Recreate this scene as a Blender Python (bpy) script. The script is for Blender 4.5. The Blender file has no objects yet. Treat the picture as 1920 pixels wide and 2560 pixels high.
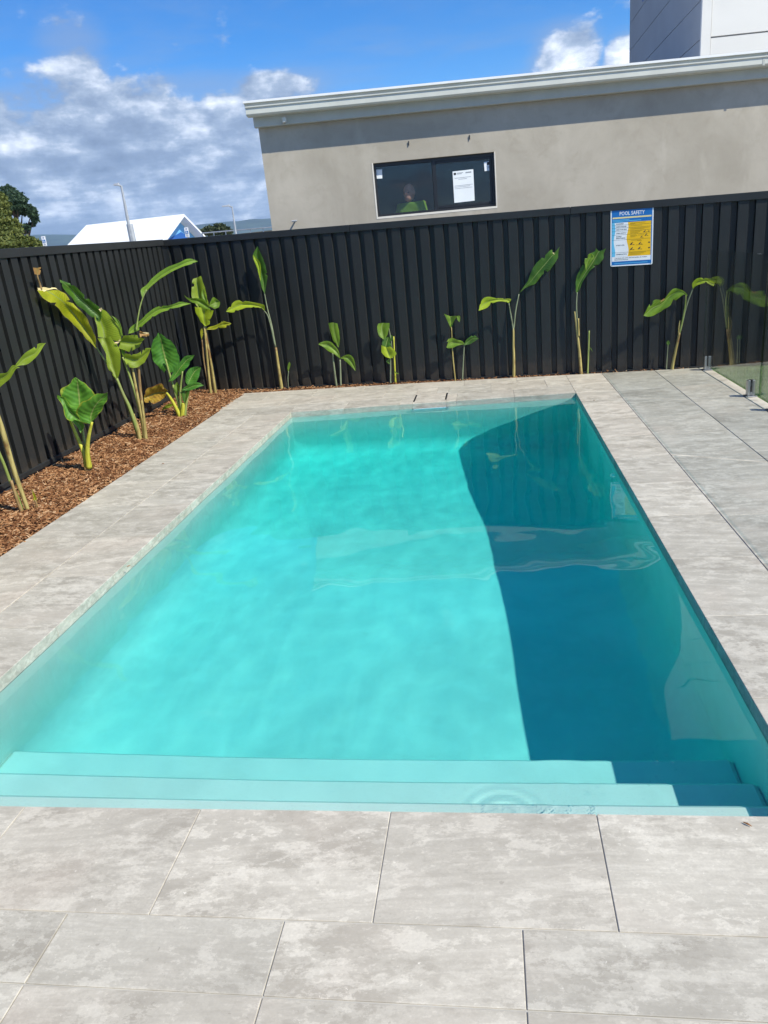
import bpy, bmesh, math, random
import numpy as np
from mathutils import Vector, Matrix, noise

SC = bpy.context.scene
COL = SC.collection
R = math.radians
random.seed(7)

# ------------------------------------------------------------------ camera
CAM_C = Vector((2.162, -1.786, 1.597))
CAM_R = Matrix.Rotation(R(9.217), 3, 'Z') @ Matrix.Rotation(R(70.461), 3, 'X') @ Matrix.Rotation(R(-5.833), 3, 'Z')
F_PX = 1870.0                                  # focal length in pixels of a 1920 x 2560 frame
cam = bpy.data.objects.new('camera', bpy.data.cameras.new('camera'))
COL.objects.link(cam)
cam.location = CAM_C
cam.rotation_euler = CAM_R.to_euler()
cam.data.sensor_fit = 'VERTICAL'
cam.data.sensor_height = 24
cam.data.lens = 24 * F_PX / 2560
cam.data.clip_start = 0.05
cam.data.clip_end = 20000
SC.camera = cam

# ------------------------------------------------------------------ sun + sky
SUN = Vector((1.04, -0.57, 1.222)).normalized()
sl = bpy.data.lights.new('sun', 'SUN')
sl.energy = 3.85
sl.angle = R(0.5)
sl.color = (1.0, 0.945, 0.80)
sl.cycles.is_caustics_light = True
so = bpy.data.objects.new('sun', sl)
COL.objects.link(so)
so.rotation_euler = SUN.to_track_quat('Z', 'Y').to_euler()

SC.view_settings.view_transform = 'Standard'
SC.view_settings.look = 'None'
SC.view_settings.exposure = 0.73
SC.view_settings.gamma = 1.0
SC.view_settings.use_curve_mapping = False
SC.render.engine = 'CYCLES'
SC.cycles.use_denoising = True
SC.cycles.max_bounces = 10
SC.cycles.diffuse_bounces = 6
SC.cycles.glossy_bounces = 4
SC.cycles.transmission_bounces = 8
SC.cycles.transparent_max_bounces = 16
SC.cycles.volume_bounces = 1
SC.cycles.caustics_refractive = True
SC.cycles.caustics_reflective = True
SC.cycles.sample_clamp_indirect = 4.0


class NT:
    """small helper round a node tree"""
    def __init__(self, tree):
        self.t = tree
        tree.nodes.clear()

    def n(self, typ, **kw):
        nd = self.t.nodes.new(typ)
        for k, v in kw.items():
            if hasattr(nd, k):
                setattr(nd, k, v)
        return nd

    def link(self, a, b):
        self.t.links.new(a, b)

    def set(self, sock, v):
        if isinstance(v, bpy.types.NodeSocket):
            self.link(v, sock)
        else:
            if sock.type == 'RGBA' and len(v) == 3:
                v = (*v, 1)
            sock.default_value = v

    def math(self, op, a, b=None, c=None, clamp=False):
        nd = self.n('ShaderNodeMath', operation=op, use_clamp=clamp)
        self.set(nd.inputs[0], a)
        if b is not None:
            self.set(nd.inputs[1], b)
        if c is not None:
            self.set(nd.inputs[2], c)
        return nd.outputs[0]

    def vmath(self, op, a, b=None):
        nd = self.n('ShaderNodeVectorMath', operation=op)
        self.set(nd.inputs[0], a)
        if b is not None:
            self.set(nd.inputs[1], b)
        return nd.outputs['Value'] if op in ('DOT_PRODUCT', 'LENGTH') else nd.outputs[0]

    def maprange(self, v, a, b, c=0.0, d=1.0, smooth=True):
        nd = self.n('ShaderNodeMapRange')
        nd.interpolation_type = 'SMOOTHSTEP' if smooth else 'LINEAR'
        self.set(nd.inputs['Value'], v)
        self.set(nd.inputs['From Min'], a)
        self.set(nd.inputs['From Max'], b)
        self.set(nd.inputs['To Min'], c)
        self.set(nd.inputs['To Max'], d)
        return nd.outputs['Result']

    def noise(self, vec, scale=5.0, detail=4.0, rough=0.55, dist=0.0):
        nd = self.n('ShaderNodeTexNoise')
        if vec is not None:
            self.set(nd.inputs['Vector'], vec)
        self.set(nd.inputs['Scale'], scale)
        self.set(nd.inputs['Detail'], detail)
        self.set(nd.inputs['Roughness'], rough)
        self.set(nd.inputs['Distortion'], dist)
        return nd.outputs['Fac']

    def mix(self, f, a, b, mode='MIX'):
        nd = self.n('ShaderNodeMix', data_type='RGBA', blend_type=mode)
        self.set(nd.inputs[0], f)
        self.set(nd.inputs[6], a)
        self.set(nd.inputs[7], b)
        return nd.outputs[2]

    def mapping(self, vec, scale=(1, 1, 1), rot=(0, 0, 0), loc=(0, 0, 0)):
        nd = self.n('ShaderNodeMapping')
        self.set(nd.inputs['Vector'], vec)
        nd.inputs['Scale'].default_value = scale
        nd.inputs['Rotation'].default_value = rot
        nd.inputs['Location'].default_value = loc
        return nd.outputs[0]

    def ramp(self, f, stops):
        nd = self.n('ShaderNodeValToRGB')
        el = nd.color_ramp.elements
        while len(el) < len(stops):
            el.new(0.5)
        for e, (p, c) in zip(el, stops):
            e.position = p
            e.color = (*c, 1)
        self.set(nd.inputs[0], f)
        return nd.outputs[0]


# direction of a photograph pixel (1920 x 2560 frame) in the world, used to lay things out
def ray(u, v):
    return (CAM_R @ Vector(((u - 960) / F_PX, -(v - 1280) / F_PX, -1.0))).normalized()


def on_y(u, v, y):
    d = ray(u, v)
    return CAM_C + d * ((y - CAM_C.y) / d.y)


def on_x(u, v, x):
    d = ray(u, v)
    return CAM_C + d * ((x - CAM_C.x) / d.x)


def on_z(u, v, z=0.0):
    d = ray(u, v)
    return CAM_C + d * ((z - CAM_C.z) / d.z)


world = bpy.data.worlds.new('World')
SC.world = world
world.use_nodes = True
g = NT(world.node_tree)
wo = g.n('ShaderNodeOutputWorld')
bg = g.n('ShaderNodeBackground')
sky = g.n('ShaderNodeTexSky', sky_type='NISHITA')
sky.sun_disc = False
sky.sun_elevation = math.asin(SUN.z)
sky.sun_rotation = math.atan2(SUN.x, SUN.y)
sky.altitude = 0
sky.air_density = 1.0
sky.dust_density = 0.35
sky.ozone_density = 4.0
hs = g.n('ShaderNodeHueSaturation')
hs.inputs['Saturation'].default_value = 1.32
hs.inputs['Value'].default_value = 0.92
g.link(sky.outputs[0], hs.inputs['Color'])
tc = g.n('ShaderNodeTexCoord')
DIR = g.vmath('NORMALIZE', tc.outputs['Generated'])
sep = g.n('ShaderNodeSeparateXYZ')
g.link(DIR, sep.inputs[0])
ELEV = sep.outputs[2]
blue = g.mix(1.0, hs.outputs[0], g.mix(g.maprange(ELEV, 0.0, 0.28), (0.72, 0.84, 1.02), (0.29, 0.635, 0.86)), 'MULTIPLY')
# clouds lie in sheets: stretch the lookup along the horizon
zden = g.math('ADD', g.math('MAXIMUM', ELEV, 0.0), 0.10)
comb = g.n('ShaderNodeCombineXYZ')
g.link(g.math('DIVIDE', sep.outputs[0], zden), comb.inputs[0])
g.link(g.math('DIVIDE', sep.outputs[1], zden), comb.inputs[1])
PLANE = comb.outputs[0]


def dens(vecplane, vecdir):
    lo = g.noise(g.mapping(vecplane, loc=(3.1, 7.7, 0.4)), 1.0, 9, 0.57, 0.1)
    hi = g.noise(g.mapping(vecdir, scale=(1, 1, 1.7), loc=(0.3, 0.9, 0)), 13.0, 10, 0.57, 0.0)
    return g.math('ADD', g.math('MULTIPLY', lo, 0.45), g.math('MULTIPLY', hi, 0.55))


d0 = dens(PLANE, DIR)
d1 = dens(g.vmath('ADD', PLANE, (0.10, -0.06, 0.0)), g.vmath('ADD', DIR, (0.008, -0.004, 0.017)))


def blob(u, v, rad, vs=1.0):
    """a bank of cloud round one direction; value falls from 1 to 0 over rad (radians)"""
    c = ray(u, v)
    off = g.vmath('SUBTRACT', DIR, tuple(c))
    off = g.mapping(off, scale=(1, 1, vs))
    return g.maprange(g.vmath('LENGTH', off), 0.0, rad, 1.0, 0.0)


banks = None
for (u, v, rad, vs, amp) in [(190, 160, 0.060, 0.8, 0.20), (1415, 165, 0.060, 1.0, 0.42), (1570, 160, 0.045, 1.0, 0.40),
                             (690, 222, 0.10, 3.0, 0.20), (60, 400, 0.24, 2.0, 0.24), (650, 390, 0.14, 1.3, 0.22),
                             (330, 470, 0.40, 2.2, 0.26), (410, 215, 0.05, 1.4, 0.14), (10, 60, 0.14, 1.6, 0.02)]:
    b = g.math('MULTIPLY', blob(u, v, rad, vs), amp)
    banks = b if banks is None else g.math('MAXIMUM', banks, b)
low = g.maprange(ELEV, 0.03, 0.22, 0.14, 0.0)              # more cloud towards the horizon, all round
dc = g.math('ADD', g.math('MULTIPLY', g.math('SUBTRACT', d0, 0.5), 1.25), 0.5)
cover = g.math('ADD', g.math('ADD', dc, banks), low)
mask = g.maprange(cover, 0.562, 0.670)
veil = g.math('MULTIPLY', g.maprange(g.math('ADD', g.noise(g.mapping(PLANE, scale=(1, 1.5, 1)), 0.8, 8, 0.62, 0.3), g.math('MULTIPLY', g.math('ADD', banks, low), 1.5)), 0.44, 0.82), 0.55)
lit = g.math('SUBTRACT', d0, d1)
thick = g.maprange(cover, 0.60, 0.85)
shade = g.maprange(g.math('ADD', g.math('MULTIPLY', lit, 2.9), g.math('ADD', g.math('MULTIPLY', thick, 0.08), g.math('MULTIPLY', g.math('MAXIMUM', blob(1415, 150, 0.075), blob(1570, 150, 0.055)), 0.42))), -0.40, 0.56, smooth=False)
ccol = g.ramp(shade, [(0.0, (1.05, 1.4, 2.1)), (0.36, (1.55, 2.0, 2.85)), (0.54, (2.25, 2.75, 3.6)), (0.76, (4.2, 4.6, 5.3)), (1.0, (6.8, 7.0, 7.3))])
skyc = g.mix(veil, blue, (1.5, 2.0, 3.0))
skyc = g.mix(mask, skyc, ccol)
g.link(skyc, bg.inputs[0])
bg.inputs[1].default_value = 0.124
g.link(bg.outputs[0], wo.inputs[0])


# ================================================================== helpers
class MB:
    """collects faces (with material slots) and links them as ONE mesh object"""
    def __init__(self):
        self.v, self.f, self.m, self.uv = [], [], [], {}

    def face(self, pts, mi=0):
        i = len(self.v)
        self.v.extend([tuple(p) for p in pts])
        self.f.append(tuple(range(i, i + len(pts))))
        self.m.append(mi)

    def hexa(self, c, mi=0):
        i = len(self.v)
        self.v.extend([tuple(p) for p in c])
        for q in ((0, 3, 2, 1), (4, 5, 6, 7), (0, 1, 5, 4), (1, 2, 6, 5), (2, 3, 7, 6), (3, 0, 4, 7)):
            self.f.append(tuple(i + k for k in q))
            self.m.append(mi)

    def box(self, a, b, mi=0, T=None):
        (x0, y0, z0), (x1, y1, z1) = a, b
        c = [(x0, y0, z0), (x1, y0, z0), (x1, y1, z0), (x0, y1, z0), (x0, y0, z1), (x1, y0, z1), (x1, y1, z1), (x0, y1, z1)]
        if T:
            c = [T(*p) for p in c]
        self.hexa(c, mi)

    def prism(self, poly, z0, z1, mi=0, T=None):
        """poly: counter-clockwise xy list"""
        n = len(poly)
        i = len(self.v)
        pts = [(x, y, z0) for x, y in poly] + [(x, y, z1) for x, y in poly]
        if T:
            pts = [T(*p) for p in pts]
        self.v.extend([tuple(p) for p in pts])
        self.f.append(tuple(i + k for k in reversed(range(n))))
        self.f.append(tuple(i + n + k for k in range(n)))
        self.m += [mi, mi]
        for k in range(n):
            k2 = (k + 1) % n
            self.f.append((i + k, i + k2, i + n + k2, i + n + k))
            self.m.append(mi)

    def tube(self, pts, radii, seg=8, mi=0, cap=True):
        pts = [Vector(p) for p in pts]
        i0 = len(self.v)
        n = len(pts)
        up = Vector((0.31, 0.77, 0.55))
        for k, p in enumerate(pts):
            t = (pts[min(k + 1, n - 1)] - pts[max(k - 1, 0)]).normalized()
            a = t.cross(up).normalized()
            b = t.cross(a)
            r = radii[k] if hasattr(radii, '__len__') else radii
            for s in range(seg):
                an = 2 * math.pi * s / seg
                self.v.append(tuple(p + (a * math.cos(an) + b * math.sin(an)) * r))
        for k in range(n - 1):
            for s in range(seg):
                s2 = (s + 1) % seg
                self.f.append((i0 + k * seg + s, i0 + k * seg + s2, i0 + (k + 1) * seg + s2, i0 + (k + 1) * seg + s))
                self.m.append(mi)
        if cap:
            self.f.append(tuple(i0 + s for s in reversed(range(seg))))
            self.f.append(tuple(i0 + (n - 1) * seg + s for s in range(seg)))
            self.m += [mi, mi]

    def build(self, name, mats, parent=None, smooth=False, bevel=0.0):
        me = bpy.data.meshes.new(name)
        me.from_pydata(self.v, [], self.f)
        if not isinstance(mats, (list, tuple)):
            mats = [mats]
        for m in mats:
            me.materials.append(m)
        if len(mats) > 1:
            me.polygons.foreach_set('material_index', self.m)
        if smooth:
            me.polygons.foreach_set('use_smooth', [True] * len(me.polygons))
        bm = bmesh.new()
        bm.from_mesh(me)
        bmesh.ops.recalc_face_normals(bm, faces=bm.faces[:])
        if bevel:
            bmesh.ops.remove_doubles(bm, verts=bm.verts[:], dist=1e-5)
            bmesh.ops.bevel(bm, geom=bm.edges[:], offset=bevel, segments=1, affect='EDGES', profile=0.7)
        bm.to_mesh(me)
        bm.free()
        o = bpy.data.objects.new(name, me)
        COL.objects.link(o)
        if parent:
            o.parent = parent
        return o


def tag(o, label=None, cat=None, group=None, kind=None):
    if label:
        o['label'] = label
    if cat:
        o['category'] = cat
    if group:
        o['group'] = group
    if kind:
        o['kind'] = kind
    return o


def empty(name, loc=(0, 0, 0), label=None, cat=None, group=None, kind=None):
    o = bpy.data.objects.new(name, None)
    COL.objects.link(o)
    o.location = loc
    o.empty_display_size = 0.1
    return tag(o, label, cat, group, kind)


def fix(parent):
    """children were built in world coordinates: keep them there under a moved empty"""
    M = Matrix.Translation(parent.location).inverted()
    for c in parent.children:
        c.matrix_parent_inverse = M


# ================================================================== materials
def material(name):
    m = bpy.data.materials.new(name)
    m.use_nodes = True
    n = NT(m.node_tree)
    out = n.n('ShaderNodeOutputMaterial')
    return m, n, out


def principled(n, out, col, rough=0.6, spec=0.5, metal=0.0, bump=None, bstr=0.2, bdist=0.005):
    p = n.n('ShaderNodeBsdfPrincipled')
    n.set(p.inputs['Base Color'], col)
    n.set(p.inputs['Roughness'], rough)
    n.set(p.inputs['Metallic'], metal)
    n.set(p.inputs['Specular IOR Level'], spec)
    if bump is not None:
        b = n.n('ShaderNodeBump')
        n.set(b.inputs['Height'], bump)
        b.inputs['Strength'].default_value = bstr
        b.inputs['Distance'].default_value = bdist
        n.link(b.outputs[0], p.inputs['Normal'])
    n.link(p.outputs[0], out.inputs[0])
    return p


def obj_vec(n):
    return n.n('ShaderNodeTexCoord').outputs['Object']


def world_vec(n):
    return n.n('ShaderNodeNewGeometry').outputs['Position']


def plain(name, col, rough=0.6, spec=0.4, metal=0.0, var=0.12, scale=4.0):
    m, n, out = material(name)
    v = world_vec(n)
    f = n.noise(v, scale, 5, 0.6)
    c = n.mix(n.maprange(f, 0.3, 0.7), tuple(x * (1 - var) for x in col), tuple(min(1, x * (1 + var)) for x in col))
    principled(n, out, c, rough, spec, metal)
    return m


# porcelain paver that looks like vein-cut grey travertine; every tile shifts its own pattern
def paver_mat(name, tint=(1, 1, 1), rot=0.0):
    m, n, out = material(name)
    info = n.n('ShaderNodeObjectInfo')
    rnd = info.outputs['Random']
    off = n.n('ShaderNodeCombineXYZ')
    n.link(n.math('MULTIPLY', rnd, 37.0), off.inputs[0])
    n.link(n.math('MULTIPLY', rnd, 91.0), off.inputs[1])
    n.link(n.math('MULTIPLY', rnd, 13.0), off.inputs[2])
    v = n.vmath('ADD', world_vec(n), off.outputs[0])
    v = n.mapping(v, rot=(0, 0, rot))
    vs = n.mapping(v, scale=(1.0, 3.0, 1.0))
    big = n.noise(n.mapping(v, scale=(1.0, 2.6, 6.0)), 1.5, 5, 0.58, 0.2)
    band = n.noise(n.mapping(v, scale=(0.9, 11.0, 40)), 2.6, 8, 0.66, 0.12)
    blot = n.noise(n.mapping(v, scale=(1.0, 1.8, 4.0)), 7.0, 12, 0.74, 0.1)
    crust = n.noise(n.mapping(v, scale=(1.0, 1.6, 2.0)), 24.0, 10, 0.72, 0.1)
    fine = n.noise(v, 130.0, 3, 0.6)
    zone = n.maprange(n.noise(n.mapping(v, scale=(1, 2.2, 1), loc=(5, 3, 1)), 1.9, 4, 0.55, 0.3), 0.40, 0.64)
    c = n.ramp(big, [(0.28, (0.405, 0.392, 0.360)), (0.5, (0.475, 0.460, 0.424)), (0.72, (0.545, 0.530, 0.492))])
    c = n.mix(n.maprange(band, 0.50, 0.62, 0.0, 0.46), c, (0.375, 0.360, 0.328))
    c = n.mix(n.maprange(band, 0.46, 0.37, 0.0, 0.42), c, (0.615, 0.60, 0.56))
    c = n.mix(n.math('MULTIPLY', n.maprange(blot, 0.520, 0.545), n.math('ADD', n.math('MULTIPLY', zone, 0.72), 0.12)), c, (0.335, 0.318, 0.286))
    c = n.mix(n.math('MULTIPLY', n.maprange(crust, 0.535, 0.565), n.math('ADD', n.math('MULTIPLY', zone, 0.52), 0.16)), c, (0.335, 0.318, 0.286))
    c = n.mix(n.math('MULTIPLY', n.maprange(blot, 0.46, 0.43), 0.50), c, (0.64, 0.625, 0.585))
    c = n.mix(n.maprange(crust, 0.43, 0.40, 0.0, 0.30), c, (0.67, 0.655, 0.615))
    warm = n.noise(v, 2.2, 3, 0.5)
    c = n.mix(n.maprange(warm, 0.50, 0.75, 0.0, 0.38), c, (0.53, 0.475, 0.43))
    c = n.mix(n.maprange(fine, 0.35, 0.65, 0.0, 0.16), c, (0.30, 0.285, 0.26))
    speck = n.noise(v, 60.0, 4, 0.6, 0.4)
    c = n.mix(n.maprange(speck, 0.69, 0.73, 0.0, 0.55), c, (0.78, 0.77, 0.74))
    c = n.mix(n.maprange(speck, 0.33, 0.29, 0.0, 0.40), c, (0.24, 0.225, 0.20))
    hv = n.n('ShaderNodeHueSaturation')
    n.link(n.math('ADD', n.math('MULTIPLY', rnd, 0.14), 0.94), hv.inputs['Value'])
    n.link(c, hv.inputs['Color'])
    c = n.mix(1.0, hv.outputs[0], tint, 'MULTIPLY')
    hgt = n.math('ADD', n.math('MULTIPLY', blot, 0.5), n.math('MULTIPLY', fine, 0.3))
    principled(n, out, c, n.maprange(blot, 0.3, 0.7, 0.55, 0.42), 0.45, 0, hgt, 0.25, 0.002)
    return m


M_PAVER = paver_mat('paver_travertine', (1.01, 0.965, 0.875))
M_PAVER2 = paver_mat('paver_travertine_turned', (0.975, 0.94, 0.86), R(8))
M_PAVER3 = paver_mat('paver_travertine_pale', (1.035, 0.98, 0.885), R(-6))
M_GROUT = plain('grout', (0.42, 0.405, 0.375), 0.9, 0.2)
M_CONCRETE = plain('concrete', (0.34, 0.33, 0.31), 0.9, 0.2, var=0.2)


def plaster():
    m, n, out = material('pool_plaster')
    v = world_vec(n)
    a = n.noise(v, 1.1, 5, 0.6, 0.5)
    b = n.noise(v, 7.0, 5, 0.6, 0.3)
    c = n.mix(n.maprange(a, 0.3, 0.7), (0.70, 0.69, 0.65), (0.80, 0.80, 0.755))
    c = n.mix(n.maprange(b, 0.45, 0.7, 0, 0.35), c, (0.82, 0.815, 0.78))
    fine = n.noise(v, 160, 2, 0.5)
    c = n.mix(n.maprange(fine, 0.62, 0.7, 0, 0.3), c, (0.42, 0.5, 0.47))
    principled(n, out, c, 0.7, 0.3)
    return m


M_PLASTER = plaster()


def water_surface():
    m, n, out = material('water_surface')
    gl = n.n('ShaderNodeBsdfGlass')
    gl.inputs['Roughness'].default_value = 0.0
    gl.inputs['IOR'].default_value = 1.333
    n.link(gl.outputs[0], out.inputs[0])
    return m


def water_volume():
    m, n, out = material('water_body')
    a = n.n('ShaderNodeVolumeAbsorption')
    a.inputs['Color'].default_value = (0.0, 0.968, 0.970, 1)
    a.inputs['Density'].default_value = 1.28
    n.link(a.outputs[0], out.inputs['Volume'])
    return m


def glass_mat(name, tint, ior=1.5, edge=False):
    m, n, out = material(name)
    geo = n.n('ShaderNodeNewGeometry')
    fr = n.n('ShaderNodeFresnel')
    n.link(n.math('ADD', n.math('MULTIPLY', geo.outputs['Backfacing'], 1 / ior - ior), ior), fr.inputs['IOR'])
    tr = n.n('ShaderNodeBsdfTransparent')
    tr.inputs[0].default_value = (*tint, 1)
    gs = n.n('ShaderNodeBsdfGlossy')
    gs.inputs['Roughness'].default_value = 0.01
    gs.inputs[0].default_value = (1, 1, 1, 1)
    mx = n.n('ShaderNodeMixShader')
    n.link(fr.outputs[0], mx.inputs[0])
    n.link(tr.outputs[0], mx.inputs[1])
    n.link(gs.outputs[0], mx.inputs[2])
    n.link(mx.outputs[0], out.inputs[0])
    return m


M_GLASS = glass_mat('pool_fence_glass', (0.94, 0.955, 0.945))
M_WGLASS = glass_mat('window_glass', (0.80, 0.83, 0.85))
M_GEDGE = glass_mat('glass_edge', (0.52, 0.62, 0.57))


def fence_mat():
    m, n, out = material('fence_steel')
    v = world_vec(n)
    a = n.noise(v, 1.7, 5, 0.6)
    dust = n.noise(n.mapping(v, scale=(1, 1, 0.25)), 9.0, 6, 0.65)
    speck = n.noise(v, 60.0, 2, 0.5)
    spz = n.n('ShaderNodeSeparateXYZ')
    n.link(v, spz.inputs[0])
    c = n.mix(a, (0.016, 0.0175, 0.018), (0.023, 0.025, 0.025))
    c = n.mix(n.maprange(dust, 0.55, 0.8, 0, 0.30), c, (0.05, 0.049, 0.046))
    c = n.mix(n.maprange(speck, 0.73, 0.78, 0, 0.35), c, (0.16, 0.15, 0.14))
    splash = n.math('ADD', spz.outputs[2], n.math('MULTIPLY', n.math('SUBTRACT', n.noise(v, 14.0, 6, 0.7), 0.5), 0.55))
    c = n.mix(n.maprange(splash, 0.24, 0.02, 0.0, 0.45), c, (0.075, 0.058, 0.042))
    principled(n, out, c, n.maprange(a, 0.3, 0.7, 0.40, 0.55), 0.35)
    return m


M_FENCE = fence_mat()
M_RAIL = plain('fence_rail', (0.023, 0.025, 0.026), 0.45, 0.35)
M_PLINTH = plain('fence_plinth', (0.042, 0.044, 0.047), 0.85, 0.2, var=0.25)


def mulch_mat(name, dark=1.0):
    m, n, out = material(name)
    geo = n.n('ShaderNodeNewGeometry')
    rnd = geo.outputs['Random Per Island']
    c = n.ramp(rnd, [(0.0, (0.08, 0.028, 0.011)), (0.28, (0.185, 0.080, 0.032)), (0.60, (0.345, 0.162, 0.068)), (0.86, (0.50, 0.275, 0.13)), (1.0, (0.62, 0.42, 0.25))])
    v = world_vec(n)
    f = n.noise(v, 90.0, 4, 0.6)
    c = n.mix(n.maprange(f, 0.3, 0.7, 0.0, 0.4), c, (0.05, 0.022, 0.012))
    principled(n, out, c, 0.85, 0.2)
    return m


M_CHIP = mulch_mat('bark_chips')
M_SOIL = plain('bark_soil', (0.055, 0.026, 0.014), 0.95, 0.1, var=0.5, scale=30)


def grass_mat():
    m, n, out = material('turf_blades')
    rnd = n.n('ShaderNodeNewGeometry').outputs['Random Per Island']
    c = n.ramp(rnd, [(0.0, (0.06, 0.13, 0.035)), (0.5, (0.12, 0.22, 0.06)), (1.0, (0.22, 0.30, 0.12))])
    principled(n, out, c, 0.6, 0.3)
    return m


M_GRASS = grass_mat()
M_TURF = plain('turf_base', (0.08, 0.13, 0.05), 0.95, 0.1, var=0.3, scale=40)


def render_mat():
    m, n, out = material('cement_render')
    v = world_vec(n)
    a = n.noise(v, 0.75, 6, 0.62, 0.7)
    b = n.noise(v, 4.0, 6, 0.65, 0.5)
    st = n.noise(n.mapping(v, scale=(1, 1, 0.5)), 2.2, 5, 0.6, 0.4)
    c = n.ramp(a, [(0.3, (0.355, 0.322, 0.265)), (0.52, (0.425, 0.388, 0.325)), (0.72, (0.485, 0.445, 0.375))])
    c = n.mix(n.maprange(b, 0.48, 0.72, 0, 0.45), c, (0.335, 0.30, 0.243))
    c = n.mix(n.maprange(st, 0.52, 0.72, 0, 0.4), c, (0.53, 0.492, 0.42))
    fine = n.noise(v, 70, 4, 0.6)
    principled(n, out, c, 0.92, 0.15, 0, n.math('ADD', b, n.math('MULTIPLY', fine, 0.3)), 0.3, 0.006)
    return m


M_RENDER = render_mat()
M_TRIM = plain('painted_trim', (0.44, 0.455, 0.42), 0.5, 0.4, var=0.05)
M_GUTTER = plain('gutter_paint', (0.57, 0.58, 0.53), 0.45, 0.4, var=0.05)
M_ROOFTIN = plain('roof_sheet_white', (0.78, 0.79, 0.79), 0.45, 0.4, var=0.04)
M_BLACKAL = plain('black_aluminium', (0.012, 0.014, 0.018), 0.4, 0.5)
M_CREAM = plain('cream_reveal', (0.72, 0.68, 0.60), 0.7, 0.3, var=0.05)
M_ROOM = plain('dark_interior', (0.055, 0.06, 0.07), 0.9, 0.1)
M_PAPER = plain('paper', (0.80, 0.84, 0.86), 0.8, 0.2, var=0.03)
M_INK = plain('ink', (0.03, 0.035, 0.045), 0.7, 0.2)
M_INKGREY = plain('grey_ink', (0.30, 0.33, 0.36), 0.7, 0.2)
M_TOWERSH = plain('tower_panel_shaded', (0.31, 0.32, 0.335), 0.7, 0.3, var=0.05, scale=0.8)  # darker copy of the white panels: the flank's shade put into the colour
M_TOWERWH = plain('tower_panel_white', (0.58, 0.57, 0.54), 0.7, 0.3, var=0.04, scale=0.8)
M_STEEL = plain('brushed_steel', (0.42, 0.43, 0.43), 0.32, 0.5, metal=0.9)
M_GALV = plain('galvanised_steel', (0.42, 0.44, 0.46), 0.5, 0.4, metal=0.4)
M_RUBBER = plain('black_rubber', (0.015, 0.015, 0.015), 0.7, 0.3)
M_WHITE = plain('white_paint', (0.80, 0.81, 0.82), 0.5, 0.4, var=0.03)
M_BLUE = plain('sign_blue', (0.008, 0.15, 0.45), 0.4, 0.4, var=0.03)
M_CYAN = plain('sign_pale_blue', (0.13, 0.50, 0.74), 0.4, 0.4, var=0.03)
M_YELLOW = plain('sign_yellow', (0.86, 0.50, 0.008), 0.4, 0.4, var=0.03)
M_CREAMINK = plain('sign_cream', (0.80, 0.66, 0.30), 0.4, 0.4, var=0.03)
M_SKYBLUE = plain('blue_cladding', (0.16, 0.42, 0.72), 0.6, 0.3, var=0.05, scale=0.5)
M_DEEPBLUE = plain('deep_blue_cladding', (0.02, 0.10, 0.36), 0.6, 0.3, var=0.05, scale=0.5)
M_WATER = water_surface()
M_WATERV = water_volume()


def leaf_mat(name, a, b, edge=None, trans=0.30, veins=26.0, rough=0.42, vein_amt=0.25, blotch=0.0):
    a = (a[0] * 1.35, a[1] * 1.15, a[2] * 0.9)
    b = (b[0] * 1.35, b[1] * 1.15, b[2] * 0.9)
    m, n, out = material(name)
    uvn = n.n('ShaderNodeUVMap')
    uvn.uv_map = 'UVMap'
    sp = n.n('ShaderNodeSeparateXYZ')
    n.link(uvn.outputs[0], sp.inputs[0])
    U, V = sp.outputs[0], sp.outputs[1]
    aw = n.math('ABSOLUTE', n.math('SUBTRACT', U, 0.5))
    ph = n.math('MULTIPLY', n.math('SUBTRACT', V, n.math('MULTIPLY', aw, 0.35)), veins * 6.283)
    w = n.math('MULTIPLY', n.math('ADD', n.math('SINE', ph), 1.0), 0.5)
    v = world_vec(n)
    big = n.noise(v, 9.0, 4, 0.6)
    c = n.mix(n.maprange(big, 0.3, 0.7), a, b)
    c = n.mix(n.math('MULTIPLY', w, vein_amt), c, tuple(min(1, x * 1.7) for x in b))
    c = n.mix(n.maprange(aw, 0.035, 0.015), c, (0.28, 0.36, 0.10))
    if edge:
        en = n.math('ADD', aw, n.math('MULTIPLY', n.math('SUBTRACT', n.noise(v, 26.0, 3, 0.6), 0.5), 0.28))
        c = n.mix(n.maprange(en, 0.42, 0.50, 0.0, 0.9), c, edge)
    if blotch:
        bn = n.noise(v, 22.0, 5, 0.65, 0.5)
        c = n.mix(n.maprange(bn, 0.52, 0.68, 0.0, blotch), c, (0.22, 0.115, 0.035))
    p = n.n('ShaderNodeBsdfPrincipled')
    n.set(p.inputs['Base Color'], c)
    p.inputs['Roughness'].default_value = rough
    p.inputs['Specular IOR Level'].default_value = 0.45
    bp = n.n('ShaderNodeBump')
    bp.inputs['Strength'].default_value = 0.35
    bp.inputs['Distance'].default_value = 0.004
    n.link(w, bp.inputs['Height'])
    n.link(bp.outputs[0], p.inputs['Normal'])
    t = n.n('ShaderNodeBsdfTranslucent')
    hv = n.n('ShaderNodeHueSaturation')
    hv.inputs['Value'].default_value = 1.5
    hv.inputs['Hue'].default_value = 0.485
    n.link(c, hv.inputs['Color'])
    n.link(hv.outputs[0], t.inputs[0])
    mx = n.n('ShaderNodeMixShader')
    mx.inputs[0].default_value = trans
    n.link(p.outputs[0], mx.inputs[1])
    n.link(t.outputs[0], mx.inputs[2])
    n.link(mx.outputs[0], out.inputs[0])
    return m


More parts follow.
